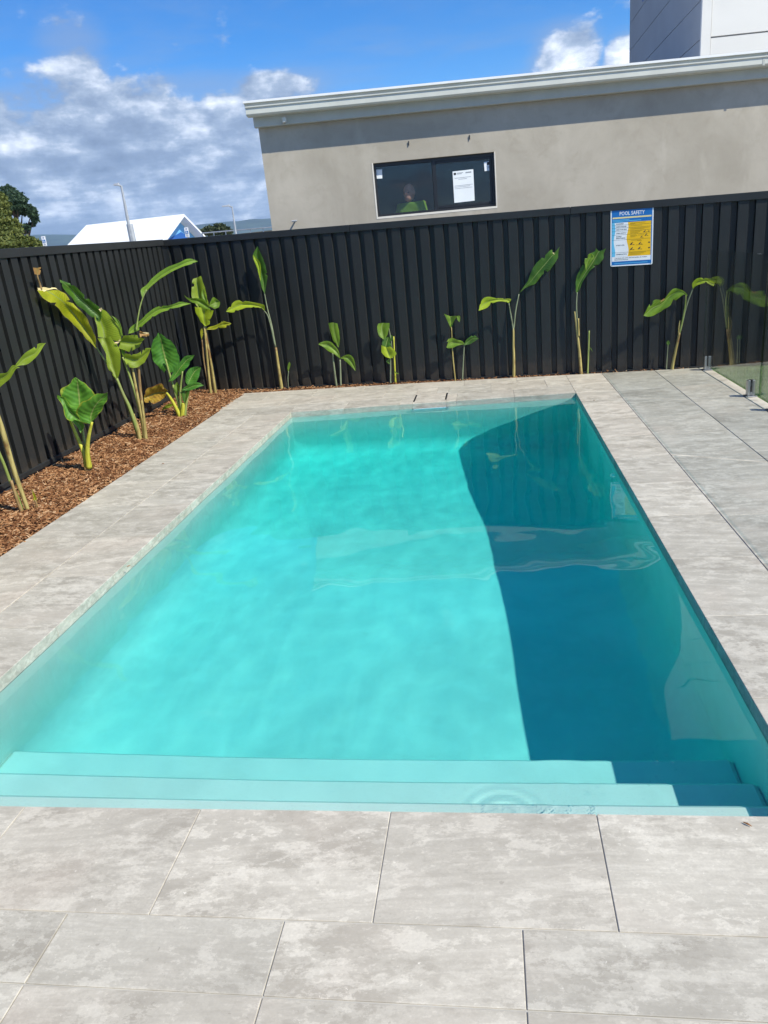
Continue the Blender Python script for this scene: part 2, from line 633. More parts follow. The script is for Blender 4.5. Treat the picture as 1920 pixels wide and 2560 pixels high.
LM = {
    'mid': leaf_mat('leaf_mid_green', (0.085, 0.19, 0.018), (0.14, 0.27, 0.028)),
    'lime': leaf_mat('leaf_lime', (0.22, 0.36, 0.018), (0.32, 0.46, 0.03)),
    'yel': leaf_mat('leaf_yellow_green', (0.20, 0.27, 0.012), (0.30, 0.36, 0.02), edge=(0.42, 0.40, 0.05), blotch=0.25),
    'dark': leaf_mat('leaf_dark_green', (0.030, 0.10, 0.018), (0.065, 0.17, 0.022)),
    'olive': leaf_mat('leaf_olive', (0.135, 0.225, 0.02), (0.195, 0.315, 0.03), blotch=0.08),
    'alo': leaf_mat('leaf_elephant_ear', (0.045, 0.17, 0.022), (0.085, 0.25, 0.032), edge=(0.35, 0.40, 0.04), veins=9.0, vein_amt=0.3, rough=0.5),
    'alod': leaf_mat('leaf_elephant_ear_dark', (0.032, 0.14, 0.022), (0.06, 0.21, 0.03), veins=11.0, vein_amt=0.3, rough=0.5),
    'dry': leaf_mat('leaf_withered', (0.20, 0.20, 0.02), (0.30, 0.22, 0.04), edge=(0.35, 0.17, 0.05), blotch=0.9, veins=9.0),
    'pale': leaf_mat('leaf_pale_scar', (0.60, 0.55, 0.30), (0.75, 0.68, 0.42), trans=0.15),
    'brown': leaf_mat('leaf_brown_scrap', (0.20, 0.12, 0.04), (0.36, 0.24, 0.10), trans=0.1),
}


def stem_mat(name, a, b, c3):
    m, n, out = material(name)
    v = world_vec(n)
    f = n.noise(n.mapping(v, scale=(1, 1, 0.12)), 55.0, 4, 0.6)
    h = n.noise(n.mapping(v, scale=(1, 1, 0.5)), 9.0, 4, 0.6)
    c = n.mix(n.maprange(f, 0.35, 0.65), a, b)
    c = n.mix(n.maprange(h, 0.55, 0.68, 0, 0.8), c, c3)
    principled(n, out, c, 0.55, 0.35, 0, f, 0.3, 0.003)
    return m


SM = {
    'tan': stem_mat('stem_tan_sheath', (0.28, 0.22, 0.07), (0.46, 0.38, 0.14), (0.17, 0.075, 0.03)),
    'green': stem_mat('stem_green', (0.20, 0.26, 0.06), (0.30, 0.35, 0.11), (0.22, 0.24, 0.09)),
    'yellow': stem_mat('stem_yellow_green', (0.40, 0.40, 0.03), (0.56, 0.54, 0.07), (0.28, 0.36, 0.04)),
    'brown': stem_mat('stem_brown', (0.20, 0.12, 0.05), (0.36, 0.25, 0.11), (0.10, 0.045, 0.02)),
    'grey': stem_mat('stem_grey_green', (0.16, 0.19, 0.11), (0.26, 0.29, 0.18), (0.12, 0.13, 0.08)),
}

# ================================================================== ground and pool
PW, PL = 3.0, 5.975
ZW = -0.055                    # water level

gm = MB()
# one ground sheet to the horizon with the pool cut out of it
X = [-6000, -0.3, 3.3, 6000]
Y = [-6000, -0.3, 6.28, 6000]
for i in range(3):
    for j in range(3):
        if i == 1 and j == 1:
            continue
        gm.face([(X[i], Y[j], -0.12), (X[i + 1], Y[j], -0.12), (X[i + 1], Y[j + 1], -0.12), (X[i], Y[j + 1], -0.12)])
M_GROUND = plain('pale_bounce_ground', (0.40, 0.38, 0.33), 0.95, 0.1, var=0.2, scale=0.4)  # unseen ground made pale so it bounces light up under the eave
tag(gm.build('ground', M_GROUND), 'flat ground around the pool yard and beyond the fences', 'ground', kind='structure')


def zfloor(y):
    pts = [(0.70, -0.94), (2.1, -1.03), (3.4, -1.16), (4.6, -1.36), (5.975, -1.55)]
    return float(np.interp(y, [p[0] for p in pts], [p[1] for p in pts]))


pm = MB()
ys = [0.70] + list(np.linspace(0.85, 5.6, 24)) + [PL - 0.30 + 0.30 * math.sin(a) for a in np.linspace(0.0, math.pi / 2, 7)[1:]]
rc = 0.25
rl_ = 0.26                                                  # wider cove along the left wall
rows = []
for y in ys:
    zf = zfloor(y)
    if y > PL - 0.30:
        zf += 0.30 - math.sqrt(max(0, 0.09 - (y - (PL - 0.30)) ** 2))
    row = [(0, y, -0.0605), (0, y, -0.2), (0, y, zf + rl_)]
    row += [(rl_ - rl_ * math.cos(a), y, zf + rl_ - rl_ * math.sin(a)) for a in np.linspace(0, math.pi / 2, 10)[1:]]
    row += [(x, y, zf) for x in np.linspace(rl_, PW - rc, 10)[1:-1]]
    row += [(PW - rc + rc * math.sin(a), y, zf + rc - rc * math.cos(a)) for a in np.linspace(0, math.pi / 2, 6)]
    row += [(PW, y, -0.2), (PW, y, -0.0605)]
    rows.append(row)
nr = len(rows[0])
for r in rows:
    pm.v.extend(r)
for i in range(len(rows) - 1):
    for k in range(nr - 1):
        pm.f.append((i * nr + k, i * nr + k + 1, (i + 1) * nr + k + 1, (i + 1) * nr + k))
        pm.m.append(0)
pm.f.append(tuple((len(rows) - 1) * nr + k for k in range(nr)))      # far wall
pm.m.append(0)
# near part beside the steps
pm.face([(0, 0, -0.0605), (0, 0.70, -0.0605), (0, 0.70, -0.94), (0, 0, -0.94)])
pm.face([(PW, 0, -0.0605), (PW, 0.70, -0.0605), (PW, 0.70, -0.94), (PW, 0, -0.94)])
pm.face([(0, 0, -0.045), (PW, 0, -0.045), (PW, 0, -0.94), (0, 0, -0.94)])
shell = pm.build('pool_shell', M_PLASTER, None)
for pl_ in shell.data.polygons:
    pl_.use_smooth = abs(pl_.normal.z) > 0.05 and len(pl_.vertices) == 4
tag(shell, 'pale green plastered pool shell sloping to the deep far end', 'pool', kind='structure')
shell.cycles.is_caustics_receiver = True
for (y0, y1, zt) in [(0.002, 0.212, -0.205), (0.212, 0.452, -0.405), (0.452, 0.712, -0.60)]:
    b = MB()
    b.box((0.002, y0, -1.02), (PW - 0.002, y1, zt))
    o = b.build('step', M_PLASTER, shell, bevel=0.018)
    o.cycles.is_caustics_receiver = True

# water: a gently rippled refracting surface; the body of water below it tints the light
NX, NY = 220, 440
gx, gy = np.meshgrid(np.linspace(-0.012, PW + 0.012, NX), np.linspace(-0.012, PL + 0.012, NY))
RINGS = [(on_z(1405, 1968, ZW), 0.13, 0.00024)]
zz = np.zeros_like(gx)
for j in range(NY):
    for i in range(NX):
        x, y = gx[j, i], gy[j, i]
        h = 0.0046 * noise.noise(Vector((x * 0.9, y * 0.75, 1.3))) + 0.0048 * noise.noise(Vector((x * 2.1, y * 1.7, 5.1)))
        h += 0.00070 * noise.noise(Vector((x * 6.0, y * 5.0, 9.0))) + 0.00004 * noise.noise(Vector((x * 15.0, y * 13.0, 2.0)))
        zz[j, i] = h * min(1.0, 0.35 + max(0.0, y) * 0.9)        # calmer over the shallow steps
for c, rad, amp in RINGS:
    rr = np.hypot(gx - c.x, gy - c.y)
    zz += amp * np.sin(rr * 2 * math.pi / 0.052) * np.exp(-((rr - rad * 0.55) / (rad * 0.55)) ** 2)
wv = np.stack([gx, gy, ZW + zz], -1).reshape(-1, 3)
idx = np.arange(NX * NY).reshape(NY, NX)
wf = np.stack([idx[:-1, :-1], idx[:-1, 1:], idx[1:, 1:], idx[1:, :-1]], -1).reshape(-1, 4)
me = bpy.data.meshes.new('water')
me.from_pydata(wv.tolist(), [], wf.tolist())
me.polygons.foreach_set('use_smooth', [True] * len(me.polygons))
me.materials.append(M_WATER)
water = bpy.data.objects.new('water', me)
COL.objects.link(water)
tag(water, 'clear turquoise pool water with a gently rippled surface', 'water', kind='structure')
water.cycles.is_caustics_caster = True
b = MB()
b.box((-0.03, -0.03, -1.95), (PW + 0.03, PL + 0.03, ZW + 0.009))
b.build('water_body', M_WATERV, water)

# ---- pavers
deck = empty('pool_deck', (0, 0, 0), 'grey travertine-look paving around the pool', 'paving', kind='structure')
gb = MB()
E0, E1, E2 = (-0.97, 7.37), (1.26, 7.20), (4.52, 6.84)   # back edge of the paving
gz0, gz1 = -0.118, -0.0045
for poly in ([(-0.928, -3.2), (-0.004, -3.2), (-0.004, 7.28), (-0.94, 7.355)],
             [(-0.004, -3.2), (3.004, -3.2), (3.004, -0.004), (-0.004, -0.004)],
             [(-0.004, 5.979), (3.004, 5.979), (3.004, 7.0), (1.26, 7.185), (-0.004, 7.28)],
             [(3.004, -3.2), (4.505, -3.2), (4.505, 6.83), (3.004, 7.0)]):
    gb.prism(poly, gz0, gz1)
gb.build('grout_bed', M_GROUT, deck)


def clip(poly, A, B):
    """keep the part of poly on the right-hand side of A->B (below the back edge)"""
    out = []
    def side(p):
        return (B[0] - A[0]) * (p[1] - A[1]) - (B[1] - A[1]) * (p[0] - A[0])
    for i in range(len(poly)):
        p, q = poly[i], poly[(i + 1) % len(poly)]
        sp, sq = side(p), side(q)
        if sp <= 0:
            out.append(p)
        if sp * sq < 0:
            t = sp / (sp - sq)
            out.append((p[0] + (q[0] - p[0]) * t, p[1] + (q[1] - p[1]) * t))
    return out


PV = [M_PAVER, M_PAVER2, M_PAVER3]
J = 0.0012


def paver(x0, x1, y0, y1, th=0.055, nm='paver', mat=None):
    if x1 - x0 < 0.03 or y1 - y0 < 0.03:
        return
    dz = random.uniform(-0.0009, 0.0009)
    poly = [(x0 + J, y0 + J), (x1 - J, y0 + J), (x1 - J, y1 - J), (x0 + J, y1 - J)]
    poly = clip(clip(poly, E0, E1), E1, E2)
    if len(poly) < 3:
        return
    b = MB()
    b.prism(poly, -th, dz)
    return b.build(nm, mat or random.choice(PV), deck, bevel=0.0016)


def run(a, b, first, step):
    """cut positions between a and b with joints at first + k * step"""
    k0 = math.floor((a - first) / step)
    c = [a] + [first + k * step for k in range(k0, k0 + 60) if a + 0.02 < first + k * step < b - 0.02] + [b]
    return list(zip(c[:-1], c[1:]))


# near side (rows run along x)
for x0, x1 in run(-0.415, 3.395, 0.60, 0.6):
    paver(x0, x1, -0.393, 0.0, 0.046, 'coping_tile')
for x0, x1 in run(-0.93, 4.40, 0.372, 0.6):
    paver(x0, x1, -0.600, -0.396, nm='paver')
    paver(x0, x1, -1.00, -0.603, nm='paver')
for x0, x1 in run(-0.93, 4.40, 0.672, 0.6):
    paver(x0, x1, -1.403, -1.003)
# left side (rows run along y)
for y0, y1 in run(-0.393, PL, 1.2256, 0.6):
    paver(-0.415, 0.0, max(y0, 0.003) if y0 > -0.39 else y0, y1, 0.060, 'coping_tile') if y0 >= 0 else paver(-0.415, 0.0, 0.003, y1, 0.060, 'coping_tile')
for y0, y1 in run(-0.393, PL, 1.27, 0.6):
    paver(-0.93, -0.418, y0, y1)
# far side
SK = (1.325, 1.665, 6.09, 6.465)                           # skimmer lid opening
for x0, x1 in run(-0.93, 3.0, 0.5815, 0.6):
    if x0 < 1.3 and x1 > 1.7:
        paver(x0, SK[0] - 0.0095, PL, 6.375, 0.060, 'coping_tile')
        paver(SK[0] - 0.0095, SK[1] + 0.0095, PL, SK[2] - 0.003, 0.060, 'coping_tile')
        paver(SK[1] + 0.0095, x1, PL, 6.375, 0.060, 'coping_tile')
    else:
        paver(x0, x1, PL, 6.375, 0.060, 'coping_tile')
for x0, x1 in run(-0.97, 3.0, 0.345, 0.6):
    if x0 < SK[0] and x1 > SK[0] + 0.05:
        paver(x0, SK[0] - 0.0095, 6.378, 6.80)
        paver(SK[0] - 0.0095, x1, SK[3] + 0.003, 6.80)
    elif x0 < SK[1] and x1 > SK[1]:
        paver(x0, SK[1] + 0.0095, SK[3] + 0.003, 6.80)
        paver(SK[1] + 0.0095, x1, 6.378, 6.80)
    else:
        paver(x0, x1, 6.378, 6.80)
for x0, x1 in run(-0.97, 3.0, 0.64, 0.6):
    paver(x0, x1, 6.803, 7.40)
# right side
for y0, y1 in run(0.0, 7.1, 0.568, 0.6):
    paver(3.0, 3.392, y0, y1, 0.060, 'coping_tile')
for y0, y1 in run(-0.393, 7.05, 0.53, 0.6):
    paver(3.395, 3.952, y0, y1)
    paver(3.955, 4.402, y0, y1)
for y0, y1 in run(-3.0, 6.9, 0.35, 0.8):
    paver(4.408, 4.508, y0, y1, nm='border_tile')

# skimmer lid set into the paving, with its two finger slots
sk = empty('skimmer_hatch', (1.5, 6.28, 0), 'square paver-filled skimmer lid with two dark slots behind the pool', 'pool hatch')
b = MB()
b.box((SK[0] + 0.0095, SK[2], -0.05), (SK[1] - 0.0095, SK[3], 0.0006))
b.build('lid_tile', M_PAVER3, sk, bevel=0.0015)
for xx in (SK[0], SK[1]):
    b = MB()
    b.box((xx - 0.008, SK[2] + 0.012, -0.04), (xx + 0.008, SK[3] - 0.012, -0.0012))
    b.build('finger_slot', M_RUBBER, sk)
b = MB()
b.box((SK[0] - 0.003, SK[2] - 0.003, -0.07), (SK[1] + 0.003, SK[3] + 0.003, -0.052))
b.build('lid_tray', M_WHITE, sk)
fix(sk)
# skimmer mouth in the far wall
sm = empty('skimmer_mouth', (1.5, PL - 0.01, -0.1), 'white skimmer weir just under the waterline in the far pool wall', 'skimmer')
b = MB()
b.box((1.31, PL - 0.012, -0.19), (1.70, PL - 0.002, -0.17))
b.box((1.31, PL - 0.012, -0.17), (1.33, PL - 0.002, -0.06))
b.box((1.68, PL - 0.012, -0.17), (1.70, PL - 0.002, -0.06))
b.build('frame', M_WHITE, sm, bevel=0.002)
b = MB()
b.hexa([(1.335, PL - 0.016, -0.165), (1.675, PL - 0.016, -0.165), (1.675, PL - 0.006, -0.165), (1.335, PL - 0.006, -0.165),
        (1.335, PL - 0.05, -0.046), (1.675, PL - 0.05, -0.046), (1.675, PL - 0.038, -0.046), (1.335, PL - 0.038, -0.046)])
b.build('weir_flap', M_WHITE, sm)
fix(sm)

# ================================================================== fences
CORNER = Vector((-1.87, 7.80))


def fence(name, A, B, flip, ztop, label, plinth=0.0, pitch=0.1667):
    """steel fence from A to B; pans face the pool"""
    root = empty(name, (A[0], A[1], 0), label, 'fence')
    A, B = Vector(A), Vector(B)
    t = (B - A).normalized()
    nrm = Vector((t.y, -t.x)) * (1 if not flip else -1)
    Ln = (B - A).length

    def T(s, d, z):
        p = A + t * s + nrm * d
        return (p.x, p.y, z)

    def zt(s):
        p = A + t * s
        return ztop(p.x, p.y)
    bay = pitch * 15
    nb = int(math.ceil(Ln / bay))
    prof = [(0.0, 0.038), (0.098, 0.038), (0.106, 0.0), (0.158, 0.0), (pitch, 0.038)]
    for k in range(nb):
        s0, s1 = k * bay, min((k + 1) * bay, Ln)
        b = MB()
        for (za, zb, d0, d1) in ((-0.070, 0.004, -0.012, 0.052),):
            b.hexa([T(s0 + 0.002, d0, zt(s0) + za), T(s1 - 0.002, d0, zt(s1) + za), T(s1 - 0.002, d1, zt(s1) + za), T(s0 + 0.002, d1, zt(s0) + za),
                    T(s0 + 0.002, d0, zt(s0) + zb), T(s1 - 0.002, d0, zt(s1) + zb), T(s1 - 0.002, d1, zt(s1) + zb), T(s0 + 0.002, d1, zt(s0) + zb)])
        b.build('top_rail', M_RAIL, root, bevel=0.003)
        b = MB()
        b.hexa([T(s0 + 0.002, -0.012, -0.03 + plinth), T(s1 - 0.002, -0.012, -0.03 + plinth), T(s1 - 0.002, 0.048, -0.03 + plinth), T(s0 + 0.002, 0.048, -0.03 + plinth),
                T(s0 + 0.002, -0.012, 0.012 + plinth), T(s1 - 0.002, -0.012, 0.012 + plinth), T(s1 - 0.002, 0.048, 0.012 + plinth), T(s0 + 0.002, 0.048, 0.012 + plinth)])
        b.build('bottom_rail', M_RAIL, root, bevel=0.003)
        if plinth:
            b = MB()
            b.hexa([T(s0, -0.02, -0.14), T(s1, -0.02, -0.14), T(s1, 0.030, -0.14), T(s0, 0.030, -0.14),
                    T(s0, -0.02, plinth - 0.032), T(s1, -0.02, plinth - 0.032), T(s1, 0.030, plinth - 0.032), T(s0, 0.030, plinth - 0.032)])
            b.build('plinth', M_PLINTH, root)
        for q in range(3):
            a0 = s0 + q * pitch * 5
            if a0 > s1 - 0.02:
                break
            b = MB()
            i0 = 0
            for w in range(5):
                for (ps, pd) in prof[:-1]:
                    s = a0 + w * pitch + ps
                    if s > Ln:
                        break
                    b.v += [T(s, pd, 0.0 + plinth), T(s, pd, zt(s) - 0.02)]
            s = a0 + 5 * pitch + 0.005
            if s <= Ln:
                b.v += [T(s - 0.006, 0.0392, plinth), T(s - 0.006, 0.0392, zt(s) - 0.02), T(s, 0.0397, plinth), T(s, 0.0397, zt(s) - 0.02)]
            nn = len(b.v) // 2
            for i in range(nn - 1):
                b.f.append((2 * i, 2 * i + 2, 2 * i + 3, 2 * i + 1))
                b.m.append(0)
            o = b.build('fence_sheet', M_FENCE, root)
            sd = o.modifiers.new('gauge', 'SOLIDIFY')
            sd.thickness = 0.0012
            sd.offset = -1
        b = MB()
        b.hexa([T(s0 - 0.02, -0.06, -0.14), T(s0 + 0.02, -0.06, -0.14), T(s0 + 0.02, -0.013, -0.14), T(s0 - 0.02, -0.013, -0.14),
                T(s0 - 0.02, -0.06, zt(s0) - 0.005), T(s0 + 0.02, -0.06, zt(s0) - 0.005), T(s0 + 0.02, -0.013, zt(s0) - 0.005), T(s0 - 0.02, -0.013, zt(s0) - 0.005)])
        b.build('post', M_RAIL, root)
    fix(root)
    return root


BACK_END = Vector((7.6, 7.80 - 0.1381 * 9.47))
fence('steel_fence', CORNER, BACK_END, False, lambda x, y: 1.908 - 0.0268 * (x + 1.407), 'charcoal ribbed steel fence along the back behind the plant row')
fence('steel_fence', (-1.735, -2.2), CORNER - Vector((0.0, 0.06)), False, lambda x, y: 1.866 + 0.0172 * (y - 4.29), 'charcoal ribbed steel fence along the left side of the mulch bed', plinth=0.075, pitch=0.150)

# ================================================================== mulch bed
bed_l = [(-1.70, -2.2), (-0.932, -2.2), (-0.945, 7.34), (-1.83, 7.74)]
bed_b = [(-1.83, 7.74), (-0.945, 7.372), (1.26, 7.203), (4.40, 6.855), (4.40, 6.90), (1.26, 7.335)]


def inside(poly, x, y):
    c = np.zeros(x.shape, bool)
    j = len(poly) - 1
    for i in range(len(poly)):
        xi, yi = poly[i]
        xj, yj = poly[j]
        with np.errstate(divide='ignore', invalid='ignore'):
            c ^= ((yi > y) != (yj > y)) & (x < (xj - xi) * (y - yi) / (yj - yi + 1e-12) + xi)
        j = i
    return c


def bed_h(x, y):
    """height of the mulch: level with the paving edge, heaped a little towards the fence"""
    e = np.clip((-0.94 - x) / 0.5, 0, 1)
    return -0.014 + 0.03 * e + 0.012 * np.sin(x * 9 + y * 3.1) * np.sin(y * 7.3 - x * 2) * np.clip(e * 3, 0.15, 1)


mb = MB()
xs, ysn = np.linspace(-1.86, -0.932, 22), np.linspace(-2.2, 7.78, 200)
for i in range(len(xs)):
    for j in range(len(ysn)):
        xx = xs[i]
        yy = ysn[j]
        mb.v.append((xx, yy, float(bed_h(np.array(xx), np.array(yy)))))
for i in range(len(xs) - 1):
    for j in range(len(ysn) - 1):
        if ysn[j] > 7.2 and xs[i] > -0.99 and ysn[j + 1] > 7.36:
            pass
        a = i * len(ysn) + j
        mb.f.append((a, a + len(ysn), a + len(ysn) + 1, a + 1))
        mb.m.append(0)
mb.face([(-0.932, 7.375, -0.013), (1.26, 7.205, -0.013), (1.26, 7.40, -0.012), (-0.932, 7.70, -0.012)])
mb.face([(1.26, 7.205, -0.013), (4.40, 6.86, -0.013), (4.40, 6.96, -0.012), (1.26, 7.40, -0.012)])
bed = mb.build('mulch_bed', M_SOIL, None, smooth=True)
tag(bed, 'brown soil of the planting bed along the fences', 'planting bed', kind='structure')

rng = np.random.default_rng(11)


def chips(poly, n, x0, x1, y0, y1, name, label, zlift=0.0):
    x = rng.uniform(x0, x1, n)
    y = rng.uniform(y0, y1, n)
    k = inside(poly, x, y)
    x, y = x[k], y[k]
    n = len(x)
    z = bed_h(x, y) + rng.uniform(0.001, 0.016, n) + zlift
    L = rng.lognormal(math.log(0.0175), 0.45, n).clip(0.006, 0.048)
    W = rng.uniform(0.003, 0.0075, n)
    H = rng.uniform(0.0012, 0.004, n)
    yaw = rng.uniform(0, 2 * math.pi, n)
    pit = rng.normal(0, 0.28, n)
    rol = rng.normal(0, 0.4, n)
    cy, sy, cp, sp = np.cos(yaw), np.sin(yaw), np.cos(pit), np.sin(pit)
    a = np.stack([cy * cp, sy * cp, sp], -1)
    b0 = np.stack([-sy, cy, 0 * cy], -1)
    c0 = np.cross(a, b0)
    b = b0 * np.cos(rol)[:, None] + c0 * np.sin(rol)[:, None]
    c = np.cross(a, b)
    P = np.stack([x, y, z], -1)
    V = []
    for sx, sy_, sz, tp in [(-1, -1, -1, .55), (1, -1, -1, 1), (1, 1, -1, .8), (-1, 1, -1, .5), (-1, -1, 1, .5), (1, -1, 1, .9), (1, 1, 1, .7), (-1, 1, 1, .45)]:
        V.append(P + a * (sx * L)[:, None] + b * (sy_ * W * tp)[:, None] + c * (sz * H)[:, None])
    V = np.stack(V, 1).reshape(-1, 3)
    q = np.array([(0, 3, 2, 1), (4, 5, 6, 7), (0, 1, 5, 4), (1, 2, 6, 5), (2, 3, 7, 6), (3, 0, 4, 7)])
    Fc = (np.arange(n)[:, None, None] * 8 + q[None]).reshape(-1, 4)
    me = bpy.data.meshes.new(name)
    me.from_pydata(V.tolist(), [], Fc.tolist())
    me.materials.append(M_CHIP)
    o = bpy.data.objects.new(name, me)
    COL.objects.link(o)
    tag(o, label, 'mulch', kind='stuff')


chips(bed_l, 30000, -1.84, -0.93, 0.2, 7.76, 'bark_mulch', 'brown bark mulch filling the bed along the left fence')
chips(bed_b, 9000, -1.84, 4.42, 6.8, 7.76, 'bark_mulch', 'thin strip of brown bark mulch under the back fence')

# ================================================================== turf beyond the glass
tb = MB()
tb.face([(4.512, -2.5, -0.02), (7.6, -2.5, -0.02), (7.6, 6.49, -0.02), (4.512, 6.90, -0.02)])
tb.build('lawn', M_TURF)
tag(bpy.data.objects['lawn'], 'green artificial lawn beyond the glass fence', 'lawn', kind='structure')
n = 60000
x = 4.515 + rng.uniform(0, 1.9, n) ** 1.0
y = rng.uniform(3.6, 6.88, n)
k = y < 6.90 - 0.133 * (x - 4.512)
x, y = x[k], y[k]
n = len(x)
an = rng.uniform(0, 2 * math.pi, n)
h = rng.uniform(0.012, 0.03, n)
w = 0.0022
lx, ly = rng.normal(0, 0.010, n), rng.normal(0, 0.010, n)
V = np.stack([np.stack([x - w * np.cos(an), y - w * np.sin(an), np.full(n, -0.021)], -1),
              np.stack([x + w * np.cos(an), y + w * np.sin(an), np.full(n, -0.021)], -1),
              np.stack([x + lx, y + ly, -0.021 + h], -1)], 1).reshape(-1, 3)
me = bpy.data.meshes.new('grass')
me.from_pydata(V.tolist(), [], np.arange(3 * n).reshape(-1, 3).tolist())
me.materials.append(M_GRASS)
o = bpy.data.objects.new('grass', me)
COL.objects.link(o)
tag(o, 'short green turf blades beyond the glass pool fence', 'grass', kind='stuff')

# ================================================================== glass pool fence
GX = 4.455


def spigot(y, parent):
    b = MB()
    b.box((GX - 0.032, y - 0.026, 0.010), (GX - 0.0065, y + 0.026, 0.150))
    b.box((GX + 0.0065, y - 0.026, 0.010), (GX + 0.032, y + 0.026, 0.150))
    b.box((GX - 0.0066, y - 0.026, 0.010), (GX + 0.0066, y + 0.026, 0.045))
    o = b.build('spigot', M_STEEL, parent, bevel=0.004)
    b = MB()
    b.box((GX - 0.049, y - 0.049, 0.0012), (GX + 0.049, y + 0.049, 0.0102))
    b.build('base_plate', M_STEEL, o, bevel=0.003)
    b = MB()
    for xx in (GX - 0.0062, GX + 0.0042):
        b.box((xx, y - 0.026, 0.046), (xx + 0.002, y + 0.026, 0.152))
    b.build('gasket', M_RUBBER, o)


for (y0, y1, s0, s1, lab) in [(5.045, 6.84, 5.275, 6.69, 'clear frameless glass fence pane beside the back fence'),
                              (3.025, 4.995, 3.28, 4.69, 'clear frameless glass fence pane nearest the right edge of the view'),
                              (0.98, 2.975, 1.25, 2.70, 'clear frameless glass fence pane casting the nearest pale shadow on the paving')]:
    root = empty('glass_fence_panel', (GX, (y0 + y1) / 2, 0), lab, 'glass fence', 'frameless glass pool fence panels')
    b = MB()
    zb, zt = 0.05, 1.225
    x0, x1 = GX - 0.006, GX + 0.006
    c = [(x0, y0, zb), (x1, y0, zb), (x1, y1, zb), (x0, y1, zb), (x0, y0, zt), (x1, y0, zt), (x1, y1, zt), (x0, y1, zt)]
    b.face([c[0], c[3], c[7], c[4]], 0)
    b.face([c[1], c[2], c[6], c[5]], 0)
    b.face([c[0], c[1], c[2], c[3]], 1)
    b.face([c[4], c[5], c[6], c[7]], 1)
    b.face([c[0], c[1], c[5], c[4]], 1)
    b.face([c[2], c[3], c[7], c[6]], 1)
    b.build('glass_pane', [M_GLASS, M_GEDGE], root)
    spigot(s0, root)
    spigot(s1, root)
    fix(root)

# ================================================================== text helper
def text_mesh(name, s, size, T, mat, parent, align='LEFT', width=None, sx=1.0):
    """flat lettering; T maps (across, up) metres to a world point"""
    cu = bpy.data.curves.new('lettering', 'FONT')
    cu.body = s
    cu.size = size
    cu.align_x = align
    cu.resolution_u = 2
    cu.offset = size * 0.012
    tmp = bpy.data.objects.new('lettering', cu)
    COL.objects.link(tmp)
    bpy.context.view_layer.update()
    dg = bpy.context.evaluated_depsgraph_get()
    me = bpy.data.meshes.new_from_object(tmp.evaluated_get(dg))
    bpy.data.objects.remove(tmp)
    if width:
        xs_ = [v.co.x for v in me.vertices]
        sx = width / max(1e-6, (max(xs_) - min(xs_)))
    for v in me.vertices:
        v.co = Vector(T(v.co.x * sx, v.co.y))
    me.materials.clear()
    me.materials.append(mat)
    o = bpy.data.objects.new(name, me)
    COL.objects.link(o)
    o.parent = parent
    return o


# ================================================================== pool safety sign on the back fence
def fence_frame(x, z0, proud):
    t = (BACK_END - CORNER).normalized()
    nrm = Vector((t.y, -t.x))
    s = (x - CORNER.x) / t.x
    p = CORNER + t * s + nrm * (0.038 + proud)
    return p, t, nrm


SP, ST, SN = fence_frame(3.497, 0, 0.003)
SW, SH, SZ = 0.432, 0.588, 1.145


def sgn(level):
    d = 0.003 + level * 0.0007
    def T(a, b):
        p = SP + ST * a + SN * d
        return (p.x, p.y, SZ - 0.004 + b - 0.0268 * a)
    return T


sign = empty('safety_sign', (SP.x, SP.y, SZ), 'blue and yellow pool safety resuscitation sign on the back fence', 'sign')


def sgn_poly(name, pts, level, mat, parent):
    b = MB()
    T = sgn(level)
    b.face([T(*p) for p in pts])
    return b.build(name, mat, parent)


def rect(a0, b0, a1, b1):
    return [(a0, b0), (a1, b0), (a1, b1), (a0, b1)]


b = MB()
def SB(a, d, z):
    p = SP + ST * a + SN * d
    return (p.x, p.y, SZ - 0.004 + z - 0.0268 * a)
rp = []
for (cx, cy, a0) in ((SW - 0.014, 0.014, -90), (SW - 0.014, SH - 0.014, 0), (0.014, SH - 0.014, 90), (0.014, 0.014, 180)):
    rp += [(cx + 0.014 * math.cos(R(a0 + q * 30)), cy + 0.014 * math.sin(R(a0 + q * 30))) for q in range(4)]
b.prism(rp, 0.0, 0.0032, 0, lambda x_, y_, z_: SB(x_, z_, y_))
plate = b.build('sign_plate', M_WHITE, sign)
m_ = 0.012
fld = sgn_poly('blue_field', rect(m_, m_, SW - m_, SH - m_), 1, M_BLUE, sign)
yt = SH - m_
k = 0.378                                                    # scale of the print
top_row = 0.452
sgn_poly('cream_band', rect(m_ + 0.008, yt - 0.094, SW - m_ - 0.008, yt - 0.079), 2, M_CREAMINK, fld)
text_mesh('title_lettering', 'POOL SAFETY', 0.052, lambda a, b_: sgn(2)(SW / 2 + a, yt - 0.062 + b_), M_WHITE, fld, 'CENTER', 0.252)
for q, (wd) in enumerate((0.17, 0.29, 0.10)):
    sgn_poly('print_line', rect(m_ + 0.008, yt - 0.111 - q * 0.0125, m_ + 0.008 + wd, yt - 0.105 - q * 0.0125), 2, M_CYAN, fld)
b0_, b1_ = 0.098, 0.442
wavy = [(m_ + 0.165 + 0.010 * math.sin(t_ * 9.0) - 0.006 * t_, b0_ + (b1_ - b0_) * t_) for t_ in np.linspace(0, 1, 15)]
wavl = [(m_ + 0.030 + 0.008 * math.sin(t_ * 9.0 + 0.6), b0_ + (b1_ - b0_) * t_) for t_ in np.linspace(0, 1, 15)]
for i in range(14):
    pass
def strip(name, L_, R_, lev, mat):
    b = MB()
    T = sgn(lev)
    for i in range(len(L_) - 1):
        b.face([T(*L_[i]), T(*R_[i]), T(*R_[i + 1]), T(*L_[i + 1])])
    return b.build(name, mat, sign)
strip('pale_blue_strip', [(m_ + 0.004, p[1]) for p in wavl], wavl, 2, M_CYAN)
